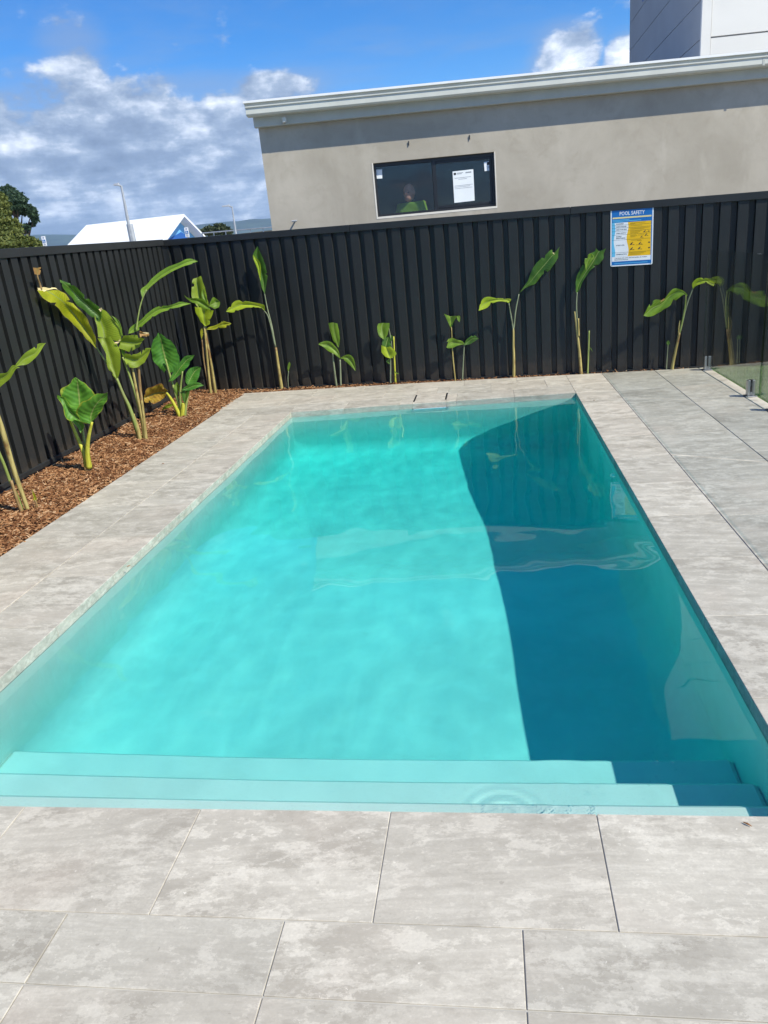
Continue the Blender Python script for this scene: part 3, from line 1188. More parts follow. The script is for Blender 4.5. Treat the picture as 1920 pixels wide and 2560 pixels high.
strip('white_field', wavl, wavy, 2, M_WHITE)
yf = strip('yellow_field', wavy, [(SW - m_ - 0.010, p[1]) for p in wavy], 2, M_YELLOW)
ft = sgn_poly('white_footer', rect(m_ + 0.004, 0.050, SW - m_ - 0.008, 0.097), 2, M_WHITE, sign)
ROWS = [('DANGERS?', 0.430, None), ('RESPONSIVE?', 0.401, None), ('SEND FOR HELP', 0.372, None), ('OPEN AIRWAY', 0.337, None),
        ('NORMAL', 0.303, None), ('BREATHING?', 0.286, None), ('START CPR', 0.214, None), ('DEFIBRILLATION', 0.122, None)]
for s_, zr, _ in ROWS:
    text_mesh('row_lettering', s_, 0.0155, lambda a, b_, zr=zr: sgn(3)(m_ + 0.046 + a, zr - 0.006 + b_), M_INK, sign, 'LEFT', min(0.108, 0.0094 * len(s_)))
for zr in (0.416, 0.388, 0.356, 0.320, 0.268, 0.140):
    sgn_poly('rule', rect(m_ + 0.004, zr - 0.0009, SW - m_ - 0.010, zr + 0.0009), 3, M_INK, sign)
for zr, a0_, wd in ((0.432, .19, .15), (0.424, .19, .05), (0.404, .19, .12), (0.378, .19, .19), (0.369, .19, .14), (0.348, .19, .12), (0.338, .19, .10), (0.329, .19, .08),
                    (0.309, .19, .06), (0.300, .19, .07), (0.291, .19, .05), (0.305, .27, .06), (0.258, .20, .10), (0.250, .26, .05), (0.208, .25, .07), (0.132, .18, .17), (0.122, .18, .15), (0.112, .18, .12)):
    sgn_poly('print_line', rect(m_ + a0_, zr - 0.0014, m_ + a0_ + wd, zr + 0.0014), 3, plain('brown_ink', (0.30, 0.17, 0.01), 0.6, 0.2) if 'brown_ink' not in bpy.data.materials else bpy.data.materials['brown_ink'], yf)
def heart(cx, cz, r):
    return [(cx + r * 0.062 * 16 * math.sin(t_) ** 3, cz + r * 0.062 * (13 * math.cos(t_) - 5 * math.cos(2 * t_) - 2 * math.cos(3 * t_) - math.cos(4 * t_))) for t_ in np.linspace(0, 2 * math.pi, 22)[:-1]]
for cz in (0.226, 0.172):
    sgn_poly('heart_symbol', heart(SW - 0.038, cz, 0.010), 3, M_INK, yf)
# small figures giving first aid: head, back, arm
def figure(cx, cz, sc_):
    b = MB()
    T = sgn(3)
    b.face([T(cx + sc_ * p[0], cz + sc_ * p[1]) for p in [(-1.0, -0.6), (0.1, -0.6), (0.5, 0.2), (0.2, 0.6), (-0.3, 0.3)]])
    b.face([T(cx + sc_ * 0.55 + sc_ * 0.28 * math.cos(a), cz + sc_ * 0.65 + sc_ * 0.28 * math.sin(a)) for a in np.linspace(0, 2 * math.pi, 9)[:-1]])
    b.face([T(cx + sc_ * p[0], cz + sc_ * p[1]) for p in [(0.6, -0.65), (1.7, -0.65), (1.7, -0.4), (0.6, -0.35)]])
    b.build('figure_symbol', M_INK, yf)
for cx, cz, sc_ in ((0.215, 0.222, 0.018), (0.300, 0.222, 0.015), (0.215, 0.170, 0.018), (0.295, 0.172, 0.017), (0.345, 0.338, 0.014), (0.385, 0.338, 0.010), (0.36, 0.303, 0.014), (0.315, 0.286, 0.012)):
    figure(cx, cz, sc_)
text_mesh('footer_lettering', 'CONTINUE CPR UNTIL RESPONSIVENESS OR NORMAL', 0.012, lambda a, b_: sgn(3)(m_ + 0.03 + a, 0.078 + b_), M_INK, ft, 'LEFT', 0.335)
text_mesh('footer_lettering', 'BREATHING RETURNS', 0.012, lambda a, b_: sgn(3)(m_ + 0.03 + a, 0.062 + b_), M_INK, ft, 'LEFT', 0.14)
sgn_poly('print_line', rect(m_ + 0.03, 0.026, SW - 0.05, 0.031), 2, M_CYAN, fld)
for (a_, z_) in ((0.014, 0.014), (SW - 0.014, 0.014), (0.014, SH - 0.014), (SW - 0.014, SH - 0.014)):
    b = MB()
    p = SP + ST * a_ + SN * 0.003
    q = SP + ST * a_ + SN * 0.0075
    zz_ = SZ + z_ - 0.004 - 0.0268 * a_
    b.tube([(p.x, p.y, zz_), (q.x, q.y, zz_)], 0.005, 8)
    b.build('screw', M_STEEL, sign)
fix(sign)

# ================================================================== rendered building behind the fence
BT = R(7.0)
BO = Vector((2.2, 9.6, 0.0))
BU = Vector((math.cos(BT), math.sin(BT), 0))
BN = Vector((-math.sin(BT), math.cos(BT), 0))               # into the building


def W(u, d, z):
    p = BO + BU * u + BN * d
    return (p.x, p.y, z - 0.0098 * u)


def on_wall(u, v, d=0.0):
    r = ray(u, v)
    t = (BN.dot(BO + BN * d - CAM_C)) / BN.dot(r)
    p = CAM_C + r * t
    return ((p - BO).dot(BU), p.z + 0.0098 * (p - BO).dot(BU))


house = empty('rendered_building', W(0, 0, 0), 'grey cement rendered building with a white edged flat roof behind the fence', 'building')
UL, UR, DB = -3.03, 8.2, 7.0
WU0, WU1, WZ0, WZ1 = -1.545, 0.150, 1.935, 2.652
ZT = 3.26
wt = 0.24
b = MB()
b.box((UL, 0, -0.12), (WU0, wt, ZT), 0, W)
b.box((WU1, 0, -0.12), (UR, wt, ZT), 0, W)
b.box((WU0, 0, -0.12), (WU1, wt, WZ0), 0, W)
b.box((WU0, 0, WZ1), (WU1, wt, ZT), 0, W)
b.build('wall', M_RENDER, house)
b = MB()
b.box((UL, wt, -0.12), (UL + 0.24, DB, ZT), 0, W)
b.box((UL, DB, -0.12), (UR, DB + 0.24, ZT), 0, W)
b.box((UR - 0.24, wt, -0.12), (UR, DB, ZT), 0, W)
b.build('wall', M_RENDER, house)
b = MB()
b.box((UL - 0.04, -0.10, 3.215), (UR, -0.003, 3.40), 0, W)
b.build('fascia', M_TRIM, house, bevel=0.004)
# ogee-like gutter profile along the front edge
b = MB()
gp = [(-0.10, 3.335), (-0.235, 3.335), (-0.255, 3.355), (-0.255, 3.420), (-0.270, 3.432), (-0.270, 3.446), (-0.10, 3.446)]
i0 = 0
for u_ in (UL - 0.10, UR):
    b.v += [W(u_, d_, z_) for d_, z_ in gp]
n_ = len(gp)
for q in range(n_):
    b.f.append((q, (q + 1) % n_, n_ + (q + 1) % n_, n_ + q))
    b.m.append(0)
b.f += [tuple(range(n_)), tuple(n_ + q for q in reversed(range(n_)))]
b.m += [0, 0]
b.build('gutter', M_GUTTER, house)
b = MB()
b.box((UL - 0.11, -0.225, 3.448), (UR, 0.02, 3.484), 0, W)
b.build('flashing', M_TRIM, house)
b = MB()
b.box((UL - 0.12, -0.262, 3.486), (UR, DB + 0.4, 3.512), 0, W)
b.build('roof', M_ROOFTIN, house)
# gutter joint bracket
b = MB()
b.box((3.59, -0.258, 3.337), (3.62, -0.2555, 3.43), 0, W)
b.build('gutter_joiner', M_TRIM, house)
# little round fitting under the gutter
u_, z_ = on_wall(711, 302, -0.14)
fx = empty('wall_sensor', W(u_, -0.10, z_), 'small white sensor fitted under the gutter near the building corner', 'sensor')
b = MB()
b.tube([W(u_, -0.16, z_ + 0.034), W(u_, -0.16, z_ - 0.02)], [0.030, 0.032], 14)
b.build('housing', M_GUTTER, fx, smooth=False)
b = MB()
b.tube([W(u_, -0.16, z_ - 0.021), W(u_, -0.16, z_ - 0.034)], [0.026, 0.022], 14)
b.build('lens_cap', M_STEEL, fx)
b = MB()
b.box((u_ - 0.02, -0.130, z_ - 0.01), (u_ + 0.02, -0.1005, z_ + 0.03), 0, W)
b.build('bracket', M_GUTTER, fx)
fix(fx)
# window: reveal, black sliding frame, panes
win = empty('window_opening', W(-0.7, 0.05, 1.93))
win.parent = house
b = MB()
rv = 0.012
b.box((WU0, -0.004, WZ0 - 0.0), (WU1, 0.10, WZ0 + rv * 2.2), 0, W)
b.box((WU0, -0.004, WZ0 + rv * 2.2), (WU0 + rv * 1.6, 0.10, WZ1), 0, W)
b.box((WU1 - rv, -0.002, WZ0 + rv * 2.2), (WU1, 0.10, WZ1), 0, W)
reveal = b.build('window_reveal', M_CREAM, house)
FD0, FD1 = 0.055, 0.105
f0, f1, h0, h1 = WU0 + rv * 1.6, WU1 - rv, WZ0 + rv * 2.2, WZ1
b = MB()
ft_ = 0.034
b.box((f0, FD0, h0), (f1, FD1, h0 + ft_), 0, W)
b.box((f0, FD0, h1 - ft_ - 0.01), (f1, FD1, h1), 0, W)
b.box((f0, FD0, h0 + ft_), (f0 + ft_, FD1, h1 - ft_ - 0.01), 0, W)
b.box((f1 - ft_, FD0, h0 + ft_), (f1, FD1, h1 - ft_ - 0.01), 0, W)
mid = f0 + (f1 - f0) * 0.502
frame = b.build('window_frame', M_BLACKAL, house, bevel=0.003)
b = MB()
b.box((mid - 0.028, FD0 - 0.004, h0 + ft_ * 0.5), (mid + 0.022, FD1 - 0.01, h1 - ft_), 0, W)
b.build('meeting_stile', M_BLACKAL, frame, bevel=0.003)
b = MB()
a0_, a1_ = mid + 0.024, f1 - ft_ - 0.002
for (q0, q1, s0, s1) in ((a0_, a1_, h0 + ft_ + 0.002, h0 + ft_ + 0.036), (a0_, a1_, h1 - ft_ - 0.046, h1 - ft_ - 0.012), (a1_ - 0.03, a1_, h0 + ft_ + 0.037, h1 - ft_ - 0.047)):
    b.box((q0, FD0 + 0.008, s0), (q1, FD1 - 0.012, s1), 0, W)
b.build('sliding_sash', M_BLACKAL, frame, bevel=0.003)
for (q0, q1, dd, s0, s1) in ((f0 + ft_, mid - 0.026, 0.088, h0 + ft_, h1 - ft_ - 0.01), (mid + 0.022, a1_ - 0.03, 0.074, h0 + ft_ + 0.034, h1 - ft_ - 0.044)):
    b = MB()
    b.box((q0, dd, s0), (q1, dd + 0.005, s1), 0, W)
    b.build('window_pane', M_WGLASS, frame)
bpy.data.objects.remove(win)


def sheet(name, label, pts_px, d, mat, cat, extra=None):
    q = [on_wall(u, v, d) for u, v in pts_px]
    b = MB()
    fr_ = [W(u, d, z) for u, z in q]
    bk_ = [W(u, d + 0.0006, z) for u, z in q]
    n0 = len(fr_)
    b.v += fr_ + bk_
    b.f += [tuple(range(n0)), tuple(n0 + k_ for k_ in reversed(range(n0)))]
    b.m += [0, 0]
    for k_ in range(n0):
        k2 = (k_ + 1) % n0
        b.f.append((k_, k2, n0 + k2, n0 + k_))
        b.m.append(0)
    root = empty(name, fr_[-1], label, cat)
    b.build('paper_sheet', mat, root)
    if extra:
        P00, P10, P01 = Vector(fr_[0]), Vector(fr_[1]), Vector(fr_[3])
        for (a0_, b0_, a1_, b1_, mt) in extra:
            m2 = MB()
            o_ = -BN * 0.0012
            m2.face([P00 + (P10 - P00) * a + (P01 - P00) * c + o_ for a, c in ((a0_, b0_), (a1_, b0_), (a1_, b1_), (a0_, b1_))])
            m2.build('print_line', mt, root)
    fix(root)


def z5(q):
    return (900 + q[0] * 0.22905, 340 + q[1] * 0.22905)


sheet('paper_notice', 'large white printed notice taped inside the right window pane', [z5(q) for q in ((1010, 388), (1236, 362), (1252, 705), (1030, 730))], 0.0715, M_PAPER, 'notice',
      [(0.05, 0.05, 0.16, 0.12, M_INK), (0.20, 0.06, 0.50, 0.075, M_INKGREY), (0.20, 0.09, 0.44, 0.105, M_INKGREY), (0.62, 0.06, 0.90, 0.10, M_INKGREY),
       (0.08, 0.215, 0.88, 0.228, M_INKGREY), (0.26, 0.26, 0.68, 0.272, M_INKGREY), (0.05, 0.46, 0.95, 0.47, M_INKGREY), (0.05, 0.50, 0.80, 0.51, M_INKGREY), (0.05, 0.55, 0.92, 0.56, M_INKGREY)])
sheet('window_sticker', 'small white sticker in the top right corner of the window', [z5(q) for q in ((1352, 285), (1418, 275), (1425, 375), (1360, 384))], 0.0715, M_PAPER, 'sticker',
      [(0.50, 0.05, 0.95, 0.38, M_INK), (0.40, 0.45, 0.46, 0.80, M_INKGREY), (0.60, 0.55, 0.90, 0.60, M_INKGREY), (0.60, 0.66, 0.85, 0.70, M_INKGREY)])
sheet('window_sticker', 'small plain white label in the top left corner of the window', [z5(q) for q in ((176, 368), (240, 364), (244, 463), (180, 466))], 0.0855, M_PAPER, 'sticker')
# room behind the window
room = empty('dark_room', W(-0.7, 1.5, 0.5))
b = MB()
r0, r1, e0, e1, q0, q1 = -2.75, 1.6, wt + 0.002, 3.4, 0.56, 3.10
b.box((r0, e0, q0 - 0.1), (r1, e1, q0), 0, W)
b.box((r0, e1, q0), (r1, e1 + 0.1, q1), 0, W)
b.box((r0 - 0.1, e0, q0), (r0, e1, q1), 0, W)
b.box((r1, e0, q0), (r1 + 0.1, e1, q1), 0, W)
b.box((r0, e0, q1), (r1, e1, q1 + 0.1), 0, W)
b.build('inner_room', M_ROOM, house)
bpy.data.objects.remove(room)
# two rusty wall ties above the window, and a capped pipe stub low at the corner
for (uu, vv, lab) in ((1022, 358, 'dark metal tie poking from the render above the window centre'), (1174, 343, 'dark metal tie poking from the render above the window right half')):
    u_, z_ = on_wall(uu, vv)
    b = MB()
    b.box((u_ - 0.004, -0.018, z_ - 0.026), (u_ + 0.004, 0.01, z_ + 0.026), 0, W)
    tag(b.build('wall_tie', M_INK), lab, 'wall tie', 'wall ties above the window')
u_, z_ = on_wall(738, 553)
pp = empty('tap_stub', W(u_, 0, z_), 'small grey pipe stub on the rendered wall near the building corner', 'pipe')
b = MB()
b.tube([W(u_, 0.01, z_), W(u_, -0.09, z_)], 0.011, 8)
b.build('pipe', M_GALV, pp)
b = MB()
b.tube([W(u_ - 0.04, -0.085, z_), W(u_ + 0.035, -0.085, z_)], [0.014, 0.012], 8)
b.build('cross_arm', M_GALV, pp)
fix(pp)
fix(house)

# ================================================================== person behind the window
hu, hz = on_wall(1026, 484, 0.36)
PZ = hz - 0.05 - 1.50                                        # floor the person stands on
PB = Vector(W(hu, 0.36, 0))
PB.z = PZ
pface = (-BN * 0.86 - BU * 0.5).normalized()                  # looks down towards the left
pside = pface.cross(Vector((0, 0, 1))).normalized()


def PT(s, f, z):
    return PB + pside * s + pface * f + Vector((0, 0, z))


def skin_figure(nodes, edges, radii):
    me = bpy.data.meshes.new('figure')
    me.from_pydata([tuple(PT(*p)) for p in nodes], edges, [])
    o = bpy.data.objects.new('figure', me)
    COL.objects.link(o)
    o.modifiers.new('skin', 'SKIN')
    for i, sv in enumerate(me.skin_vertices[0].data):
        r_ = radii[i]
        sv.radius = r_ if hasattr(r_, '__len__') else (r_, r_)
        sv.use_root = (i == 0)
    o.modifiers.new('sub', 'SUBSURF').levels = 2
    o.modifiers['sub'].render_levels = 2
    bpy.context.view_layer.update()
    dg = bpy.context.evaluated_depsgraph_get()
    m2 = bpy.data.meshes.new_from_object(o.evaluated_get(dg))
    bpy.data.objects.remove(o)
    return m2


def ball(bm, c, rx, rf, rz, seg=14):
    ret = bmesh.ops.create_uvsphere(bm, u_segments=seg, v_segments=seg - 4, radius=1.0)
    for v in ret['verts']:
        s, f, z = v.co
        v.co = PT(c[0] + s * rx, c[1] + f * rf, c[2] + z * rz)


nodes = [(0, 0, 0.93), (0, 0, 1.15), (0, 0.005, 1.36), (0, 0.0, 1.43), (0, 0.02, 1.50),
         (0.17, 0, 1.39), (0.22, 0.03, 1.12), (0.16, 0.24, 1.02), (0.11, 0.33, 1.04),
         (-0.17, 0, 1.39), (-0.23, 0.03, 1.12), (-0.17, 0.24, 1.0), (-0.11, 0.33, 1.02),
         (0.10, 0, 0.86), (0.11, 0.01, 0.47), (0.11, -0.03, 0.07), (0.12, 0.12, 0.035),
         (-0.10, 0, 0.86), (-0.11, 0.01, 0.47), (-0.11, -0.03, 0.07), (-0.12, 0.12, 0.035)]
edges = [(0, 1), (1, 2), (2, 3), (3, 4), (2, 5), (5, 6), (6, 7), (7, 8), (2, 9), (9, 10), (10, 11), (11, 12),
         (0, 13), (13, 14), (14, 15), (15, 16), (0, 17), (17, 18), (18, 19), (19, 20)]
radii = [(0.16, 0.12), (0.155, 0.12), (0.15, 0.11), 0.062, 0.06, 0.068, 0.05, 0.04, 0.03, 0.068, 0.05, 0.04, 0.03,
         0.092, 0.062, 0.045, 0.042, 0.092, 0.062, 0.045, 0.042]
body_me = skin_figure(nodes, edges, radii)
bm = bmesh.new()
bm.from_mesh(body_me)
ball(bm, (0, 0.035, 1.575), 0.078, 0.098, 0.118, 18)          # skull
ball(bm, (0, 0.065, 1.505), 0.055, 0.065, 0.055)              # jaw
ball(bm, (0, 0.138, 1.560), 0.013, 0.020, 0.022, 10)          # nose
ball(bm, (0, 0.122, 1.588), 0.050, 0.016, 0.010, 10)          # brow
ball(bm, (0, 0.118, 1.518), 0.024, 0.012, 0.008, 10)          # mouth
for s in (-1, 1):
    ball(bm, (s * 0.080, 0.025, 1.565), 0.010, 0.020, 0.032, 10)   # ears
for s, hs_ in ((1, 8), (-1, 12)):                             # hands: palm, four fingers, thumb
    hx, hf, hz_ = nodes[hs_]
    ball(bm, (hx, hf + 0.03, hz_), 0.038, 0.045, 0.018, 10)
    for q, (dx, ln) in enumerate(((-0.028, 0.055), (-0.010, 0.068), (0.010, 0.065), (0.027, 0.05))):
        ball(bm, (hx + dx, hf + 0.07 + ln * 0.4, hz_ - 0.008), 0.0085, ln * 0.6, 0.009, 8)
    ball(bm, (hx - s * 0.045, hf + 0.04, hz_ - 0.004), 0.011, 0.030, 0.011, 8)
me = bpy.data.meshes.new('person')
bm.to_mesh(me)
bm.free()
tmp = bpy.data.objects.new('person', me)
COL.objects.link(tmp)
rm = tmp.modifiers.new('remesh', 'REMESH')
rm.mode = 'VOXEL'
rm.voxel_size = 0.009
bpy.context.view_layer.update()
me2 = bpy.data.meshes.new_from_object(tmp.evaluated_get(bpy.context.evaluated_depsgraph_get()))
bpy.data.objects.remove(tmp)
me2.polygons.foreach_set('use_smooth', [True] * len(me2.polygons))
me2.materials.clear()
M_SKIN = plain('skin', (0.62, 0.29, 0.18), 0.55, 0.35, var=0.08, scale=20)
me2.materials.append(M_SKIN)
person = bpy.data.objects.new('person', me2)
COL.objects.link(person)
tag(person, 'person in a bright green work shirt looking down behind the left window pane', 'person')
M_HIVIS = plain('hi_vis_shirt', (0.24, 0.42, 0.03), 0.8, 0.2, var=0.12, scale=8)
M_TROUS = plain('navy_trousers', (0.02, 0.025, 0.04), 0.85, 0.2)
sh_nodes = [nodes[i] for i in (0, 1, 2, 5, 6, 9, 10)] + [(0, 0.0, 1.43)]
sh_me = skin_figure(sh_nodes, [(0, 1), (1, 2), (2, 3), (3, 4), (2, 5), (5, 6), (2, 7)],
                    [(0.185, 0.145), (0.18, 0.145), (0.175, 0.135), 0.085, 0.075, 0.085, 0.075, 0.085])
sh_me.polygons.foreach_set('use_smooth', [True] * len(sh_me.polygons))
sh_me.materials.clear()
sh_me.materials.append(M_HIVIS)
o = bpy.data.objects.new('shirt', sh_me)
COL.objects.link(o)
o.parent = person
tr_nodes = [(0, 0, 0.90), (0.10, 0, 0.82), (0.11, 0.01, 0.47), (0.11, -0.03, 0.10), (-0.10, 0, 0.82), (-0.11, 0.01, 0.47), (-0.11, -0.03, 0.10)]
tr_me = skin_figure(tr_nodes, [(0, 1), (1, 2), (2, 3), (0, 4), (4, 5), (5, 6)], [(0.17, 0.135), 0.11, 0.082, 0.07, 0.11, 0.082, 0.07])
tr_me.materials.clear()
tr_me.materials.append(M_TROUS)
o = bpy.data.objects.new('trousers', tr_me)
COL.objects.link(o)
o.parent = person
# eyes
for s in (-1, 1):
    bm = bmesh.new()
    ball(bm, (s * 0.032, 0.121, 1.572), 0.012, 0.008, 0.008, 10)
    me = bpy.data.meshes.new('eye')
    bm.to_mesh(me)
    bm.free()
    me.materials.append(M_INK)
    o = bpy.data.objects.new('eye', me)
    COL.objects.link(o)
    o.parent = person

# ================================================================== tall building behind on the right
c0 = on_y(1752, 120, 13.0)
XC, YC = c0.x, 13.0
yfar = on_x(1574, 100, XC).y
tower = empty('panel_tower', (XC, YC, 0), 'tall white panelled building rising behind the rendered building at the right', 'building')
TH = 9.5
TA = R(8)
tu = Vector((math.cos(TA), math.sin(TA), 0))
jz = [on_y(1762, 95, YC).z]
# joint heights measured on the shaded flank
levels = sorted([jz[0] - 0.57 * k_ for k_ in range(0, 11)] + [jz[0] + 0.57 * k_ for k_ in range(1, 8)])
levels = [l_ for l_ in levels if 0.3 < l_ < TH]
cuts = [0.0] + levels + [TH]
b = MB()
b.prism([(XC + 0.05, YC + 0.05), (XC + 0.05 + tu.x * 7, YC + 0.05 + tu.y * 7), (XC + 7.2, yfar), (XC + 0.05, yfar - 0.03)], -0.1, TH)
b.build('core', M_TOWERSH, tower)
fl = MB()
for z0_, z1_ in zip(cuts[:-1], cuts[1:]):
    m2 = MB()
    m2.box((XC, YC + 0.06, z0_ + 0.006), (XC + 0.049, yfar, z1_ - 0.006))
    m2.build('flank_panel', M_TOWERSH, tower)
    m2 = MB()
    p0, p1 = Vector((XC, YC, 0)) + tu * 0.16, Vector((XC, YC, 0)) + tu * 7.0
    nn_ = Vector((-tu.y, tu.x, 0)) * 0.049
    m2.hexa([(p0.x, p0.y, z0_ + 0.012), (p1.x, p1.y, z0_ + 0.012), (p1.x + nn_.x, p1.y + nn_.y, z0_ + 0.012), (p0.x + nn_.x, p0.y + nn_.y, z0_ + 0.012),
             (p0.x, p0.y, z1_ - 0.012), (p1.x, p1.y, z1_ - 0.012), (p1.x + nn_.x, p1.y + nn_.y, z1_ - 0.012), (p0.x + nn_.x, p0.y + nn_.y, z1_ - 0.012)])
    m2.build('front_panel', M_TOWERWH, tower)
m2 = MB()
m2.prism([(XC - 0.006, YC - 0.02), (XC + tu.x * 0.15, YC - 0.02 + tu.y * 0.15), (XC + tu.x * 0.15, YC + 0.055 + tu.y * 0.15), (XC - 0.006, YC + 0.055)], 0, TH)
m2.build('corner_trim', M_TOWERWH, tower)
wz = on_x(1607, 4, XC)
m2 = MB()
m2.box((XC - 0.012, wz.y - 0.55, wz.z), (XC - 0.001, wz.y, wz.z + 1.2))
m2.build('window', M_DEEPBLUE, tower)
fix(tower)
# air-conditioning duct lying on the roof in front of it
q0 = on_y(1828, 153, 11.5)
q1 = on_y(1960, 139, 11.5)
b = MB()
b.box((q0.x, 11.45, q0.z - 0.10), (q1.x + 1.5, 12.0, q0.z + 0.02))
rd = empty('roof_duct', (q0.x, 11.5, q0.z), 'long white flat duct lying on the roof at the right', 'duct')
b.build('duct_body', M_WHITE, rd, bevel=0.01)
for k_ in range(3):
    b = MB()
    xx = q0.x + 0.3 + 0.7 * k_
    b.box((xx, 11.6, 3.48), (xx + 0.06, 11.7, q0.z - 0.101))
    b.build('duct_foot', M_GALV, rd)
fix(rd)

# ================================================================== things beyond the left fence
# small white-roofed building with a blue gable
wr = empty('white_roof_building', on_y(430, 690, 58), 'low building with a plain white gabled roof and blue gable beyond the fence', 'building')
yA, yR, yB = 54.0, 58.5, 63.0
ridge1 = on_y(460, 535, yR)
ridge0 = on_y(214, 553, yR)
ridge0.z = ridge1.z
eave1 = on_y(423, 597, yA)
sl_ = (ridge1.z - eave1.z) / (yR - yA)
yE, yF = yA - 1.6, yB + 1.0


def roofz(y):
    return ridge1.z - sl_ * abs(y - yR)


xr1, xr0 = ridge1.x, ridge0.x
b = MB()
for (ya_, yb_) in ((yE, yR), (yR, yF)):
    b.hexa([(xr0, ya_, roofz(ya_) - 0.18), (xr1, ya_, roofz(ya_) - 0.18), (xr1, yb_, roofz(yb_) - 0.18), (xr0, yb_, roofz(yb_) - 0.18),
            (xr0, ya_, roofz(ya_)), (xr1, ya_, roofz(ya_)), (xr1, yb_, roofz(yb_)), (xr0, yb_, roofz(yb_))])
b.build('roof', M_ROOFTIN, wr)
gx_ = xr1 - 0.75
b = MB()
b.face([(gx_, yA - 0.9, -0.1), (gx_, yB + 0.3, -0.1), (gx_, yB + 0.3, roofz(yB + 0.3) - 0.2), (gx_, yR, roofz(yR) - 0.2), (gx_, yA - 0.9, roofz(yA - 0.9) - 0.2)])
b.face([(gx_, yA - 0.9, -0.1), (xr0 + 0.5, yA - 0.9, -0.1), (xr0 + 0.5, yA - 0.9, roofz(yA - 0.9) - 0.2), (gx_, yA - 0.9, roofz(yA - 0.9) - 0.2)])
b.build('wall', M_SKYBLUE, wr)
b = MB()
zl = roofz(yA + 0.6)
b.face([(gx_ + 0.03, yA - 0.2, -0.1), (gx_ + 0.03, yB - 0.6, -0.1), (gx_ + 0.03, yB - 0.6, zl - 0.6), (gx_ + 0.03, yR + 0.6, zl + 0.35), (gx_ + 0.03, yA - 0.2, zl - 0.7)])
b.build('gable_panel', M_DEEPBLUE, wr)
fix(wr)


def street_light(base_px, top_px, head_px, y, label, r0=0.09):
    t0 = on_y(*top_px, y)
    bs = on_y(*base_px, y)
    root = empty('street_light', (t0.x, y, 0), label, 'street light', 'street lights beyond the left fence')
    b = MB()
    b.tube([(bs.x, y, -0.1), (bs.x, y, 2.0), (t0.x, y, t0.z)], [r0 * 1.3, r0 * 1.1, r0 * 0.55], 10)
    b.build('pole', M_GALV, root)
    hd = on_y(*head_px, y)
    ax = hd.x - t0.x
    b = MB()
    b.tube([(t0.x, y, t0.z - 0.05), (t0.x + ax * 0.35, y, t0.z + 0.05)], [0.045, 0.04], 8)
    b.build('arm', M_GALV, root)
    b = MB()
    x0, x1 = t0.x + ax * 0.25, t0.x + ax
    zc = t0.z + 0.06
    b.hexa([(x1, y - 0.13, zc - 0.03), (x0, y - 0.10, zc - 0.05), (x0, y + 0.10, zc - 0.05), (x1, y + 0.13, zc - 0.03),
            (x1, y - 0.08, zc + 0.04), (x0, y - 0.06, zc + 0.07), (x0, y + 0.06, zc + 0.07), (x1, y + 0.08, zc + 0.04)])
    b.build('lamp_head', M_GALV, root, bevel=0.01)
    fix(root)
    return root


sl1 = street_light((330, 606), (303, 464), (285, 461), 34.0, 'tall grey street light in front of the white roof')
bx_ = on_y(325, 560, 34.0)
b = MB()
b.tube([(bx_.x + 0.02, 33.995, -0.1), (bx_.x - 0.03, 33.995, bx_.z)], [0.19, 0.15], 10)
o = b.build('pole_sleeve', M_GALV, sl1)
o.matrix_parent_inverse = Matrix.Translation(sl1.location).inverted()
street_light((590, 590), (580, 516), (556, 516), 48.0, 'shorter grey street light left of the rendered building', 0.075)


def parking_sign(px, y, label):
    tl, tr, br, bl = [on_y(*p, y) for p in px]
    c = (tl + br) / 2
    w_ = (tr - tl).length * 0.98
    h_ = (tl - bl).length
    root = empty('parking_sign', (c.x, y, 0), label, 'sign', 'parking signs beyond the left fence')
    x0, z0 = c.x - w_ / 2, c.z - h_ / 2
    b = MB()
    b.box((x0, y, z0), (x0 + w_, y + 0.01, z0 + h_))
    b.build('sign_plate', M_WHITE, root)
    b = MB()
    b.tube([(c.x, y + 0.04, -0.1), (c.x, y + 0.04, z0 + h_ * 0.95)], 0.025, 8)
    b.build('post', M_GALV, root)
    T = lambda a, c_: (x0 + a, y - 0.004, z0 + c_)
    text_mesh('lettering', 'P', h_ * 0.30, lambda a, c_: T(w_ / 2 + a, h_ * 0.70 + c_), M_DEEPBLUE, root, 'CENTER')
    b = MB()
    b.face([T(w_ * .15, h_ * .32), T(w_ * .85, h_ * .32), T(w_ * .85, h_ * .63), T(w_ * .15, h_ * .63)])
    sq = b.build('blue_square', M_BLUE, root)
    b = MB()
    T2 = lambda a, c_: (x0 + w_ * a, y - 0.008, z0 + h_ * c_)
    ring = [(0.47 + 0.17 * math.cos(R(a)), 0.43 + 0.078 * math.sin(R(a))) for a in range(100, 381, 20)]
    rin = [(0.47 + 0.11 * math.cos(R(a)), 0.43 + 0.052 * math.sin(R(a))) for a in range(100, 381, 20)]
    for i in range(len(ring) - 1):
        b.face([T2(*ring[i]), T2(*ring[i + 1]), T2(*rin[i + 1]), T2(*rin[i])])
    b.face([T2(.41, .57), T2(.50, .57), T2(.52, .46), T2(.44, .46)])
    b.face([T2(.44, .46), T2(.68, .46), T2(.74, .37), T2(.66, .37), T2(.62, .43), T2(.44, .43)])
    b.face([T2(.46 + .05 * math.cos(a), .60 + .022 * math.sin(a)) for a in np.linspace(0, 6.283, 9)[:-1]])
    b.build('wheelchair_symbol', M_WHITE, sq)
    b = MB()
    b.face([T(w_ * .25, h_ * .20), T(w_ * .75, h_ * .20), T(w_ * .75, h_ * .24), T(w_ * .25, h_ * .24)])
    b.face([T(w_ * .2, h_ * .08), T(w_ * .8, h_ * .08), T(w_ * .8, h_ * .14), T(w_ * .2, h_ * .14)])
    b.build('print_line', M_INKGREY, root)
    fix(root)


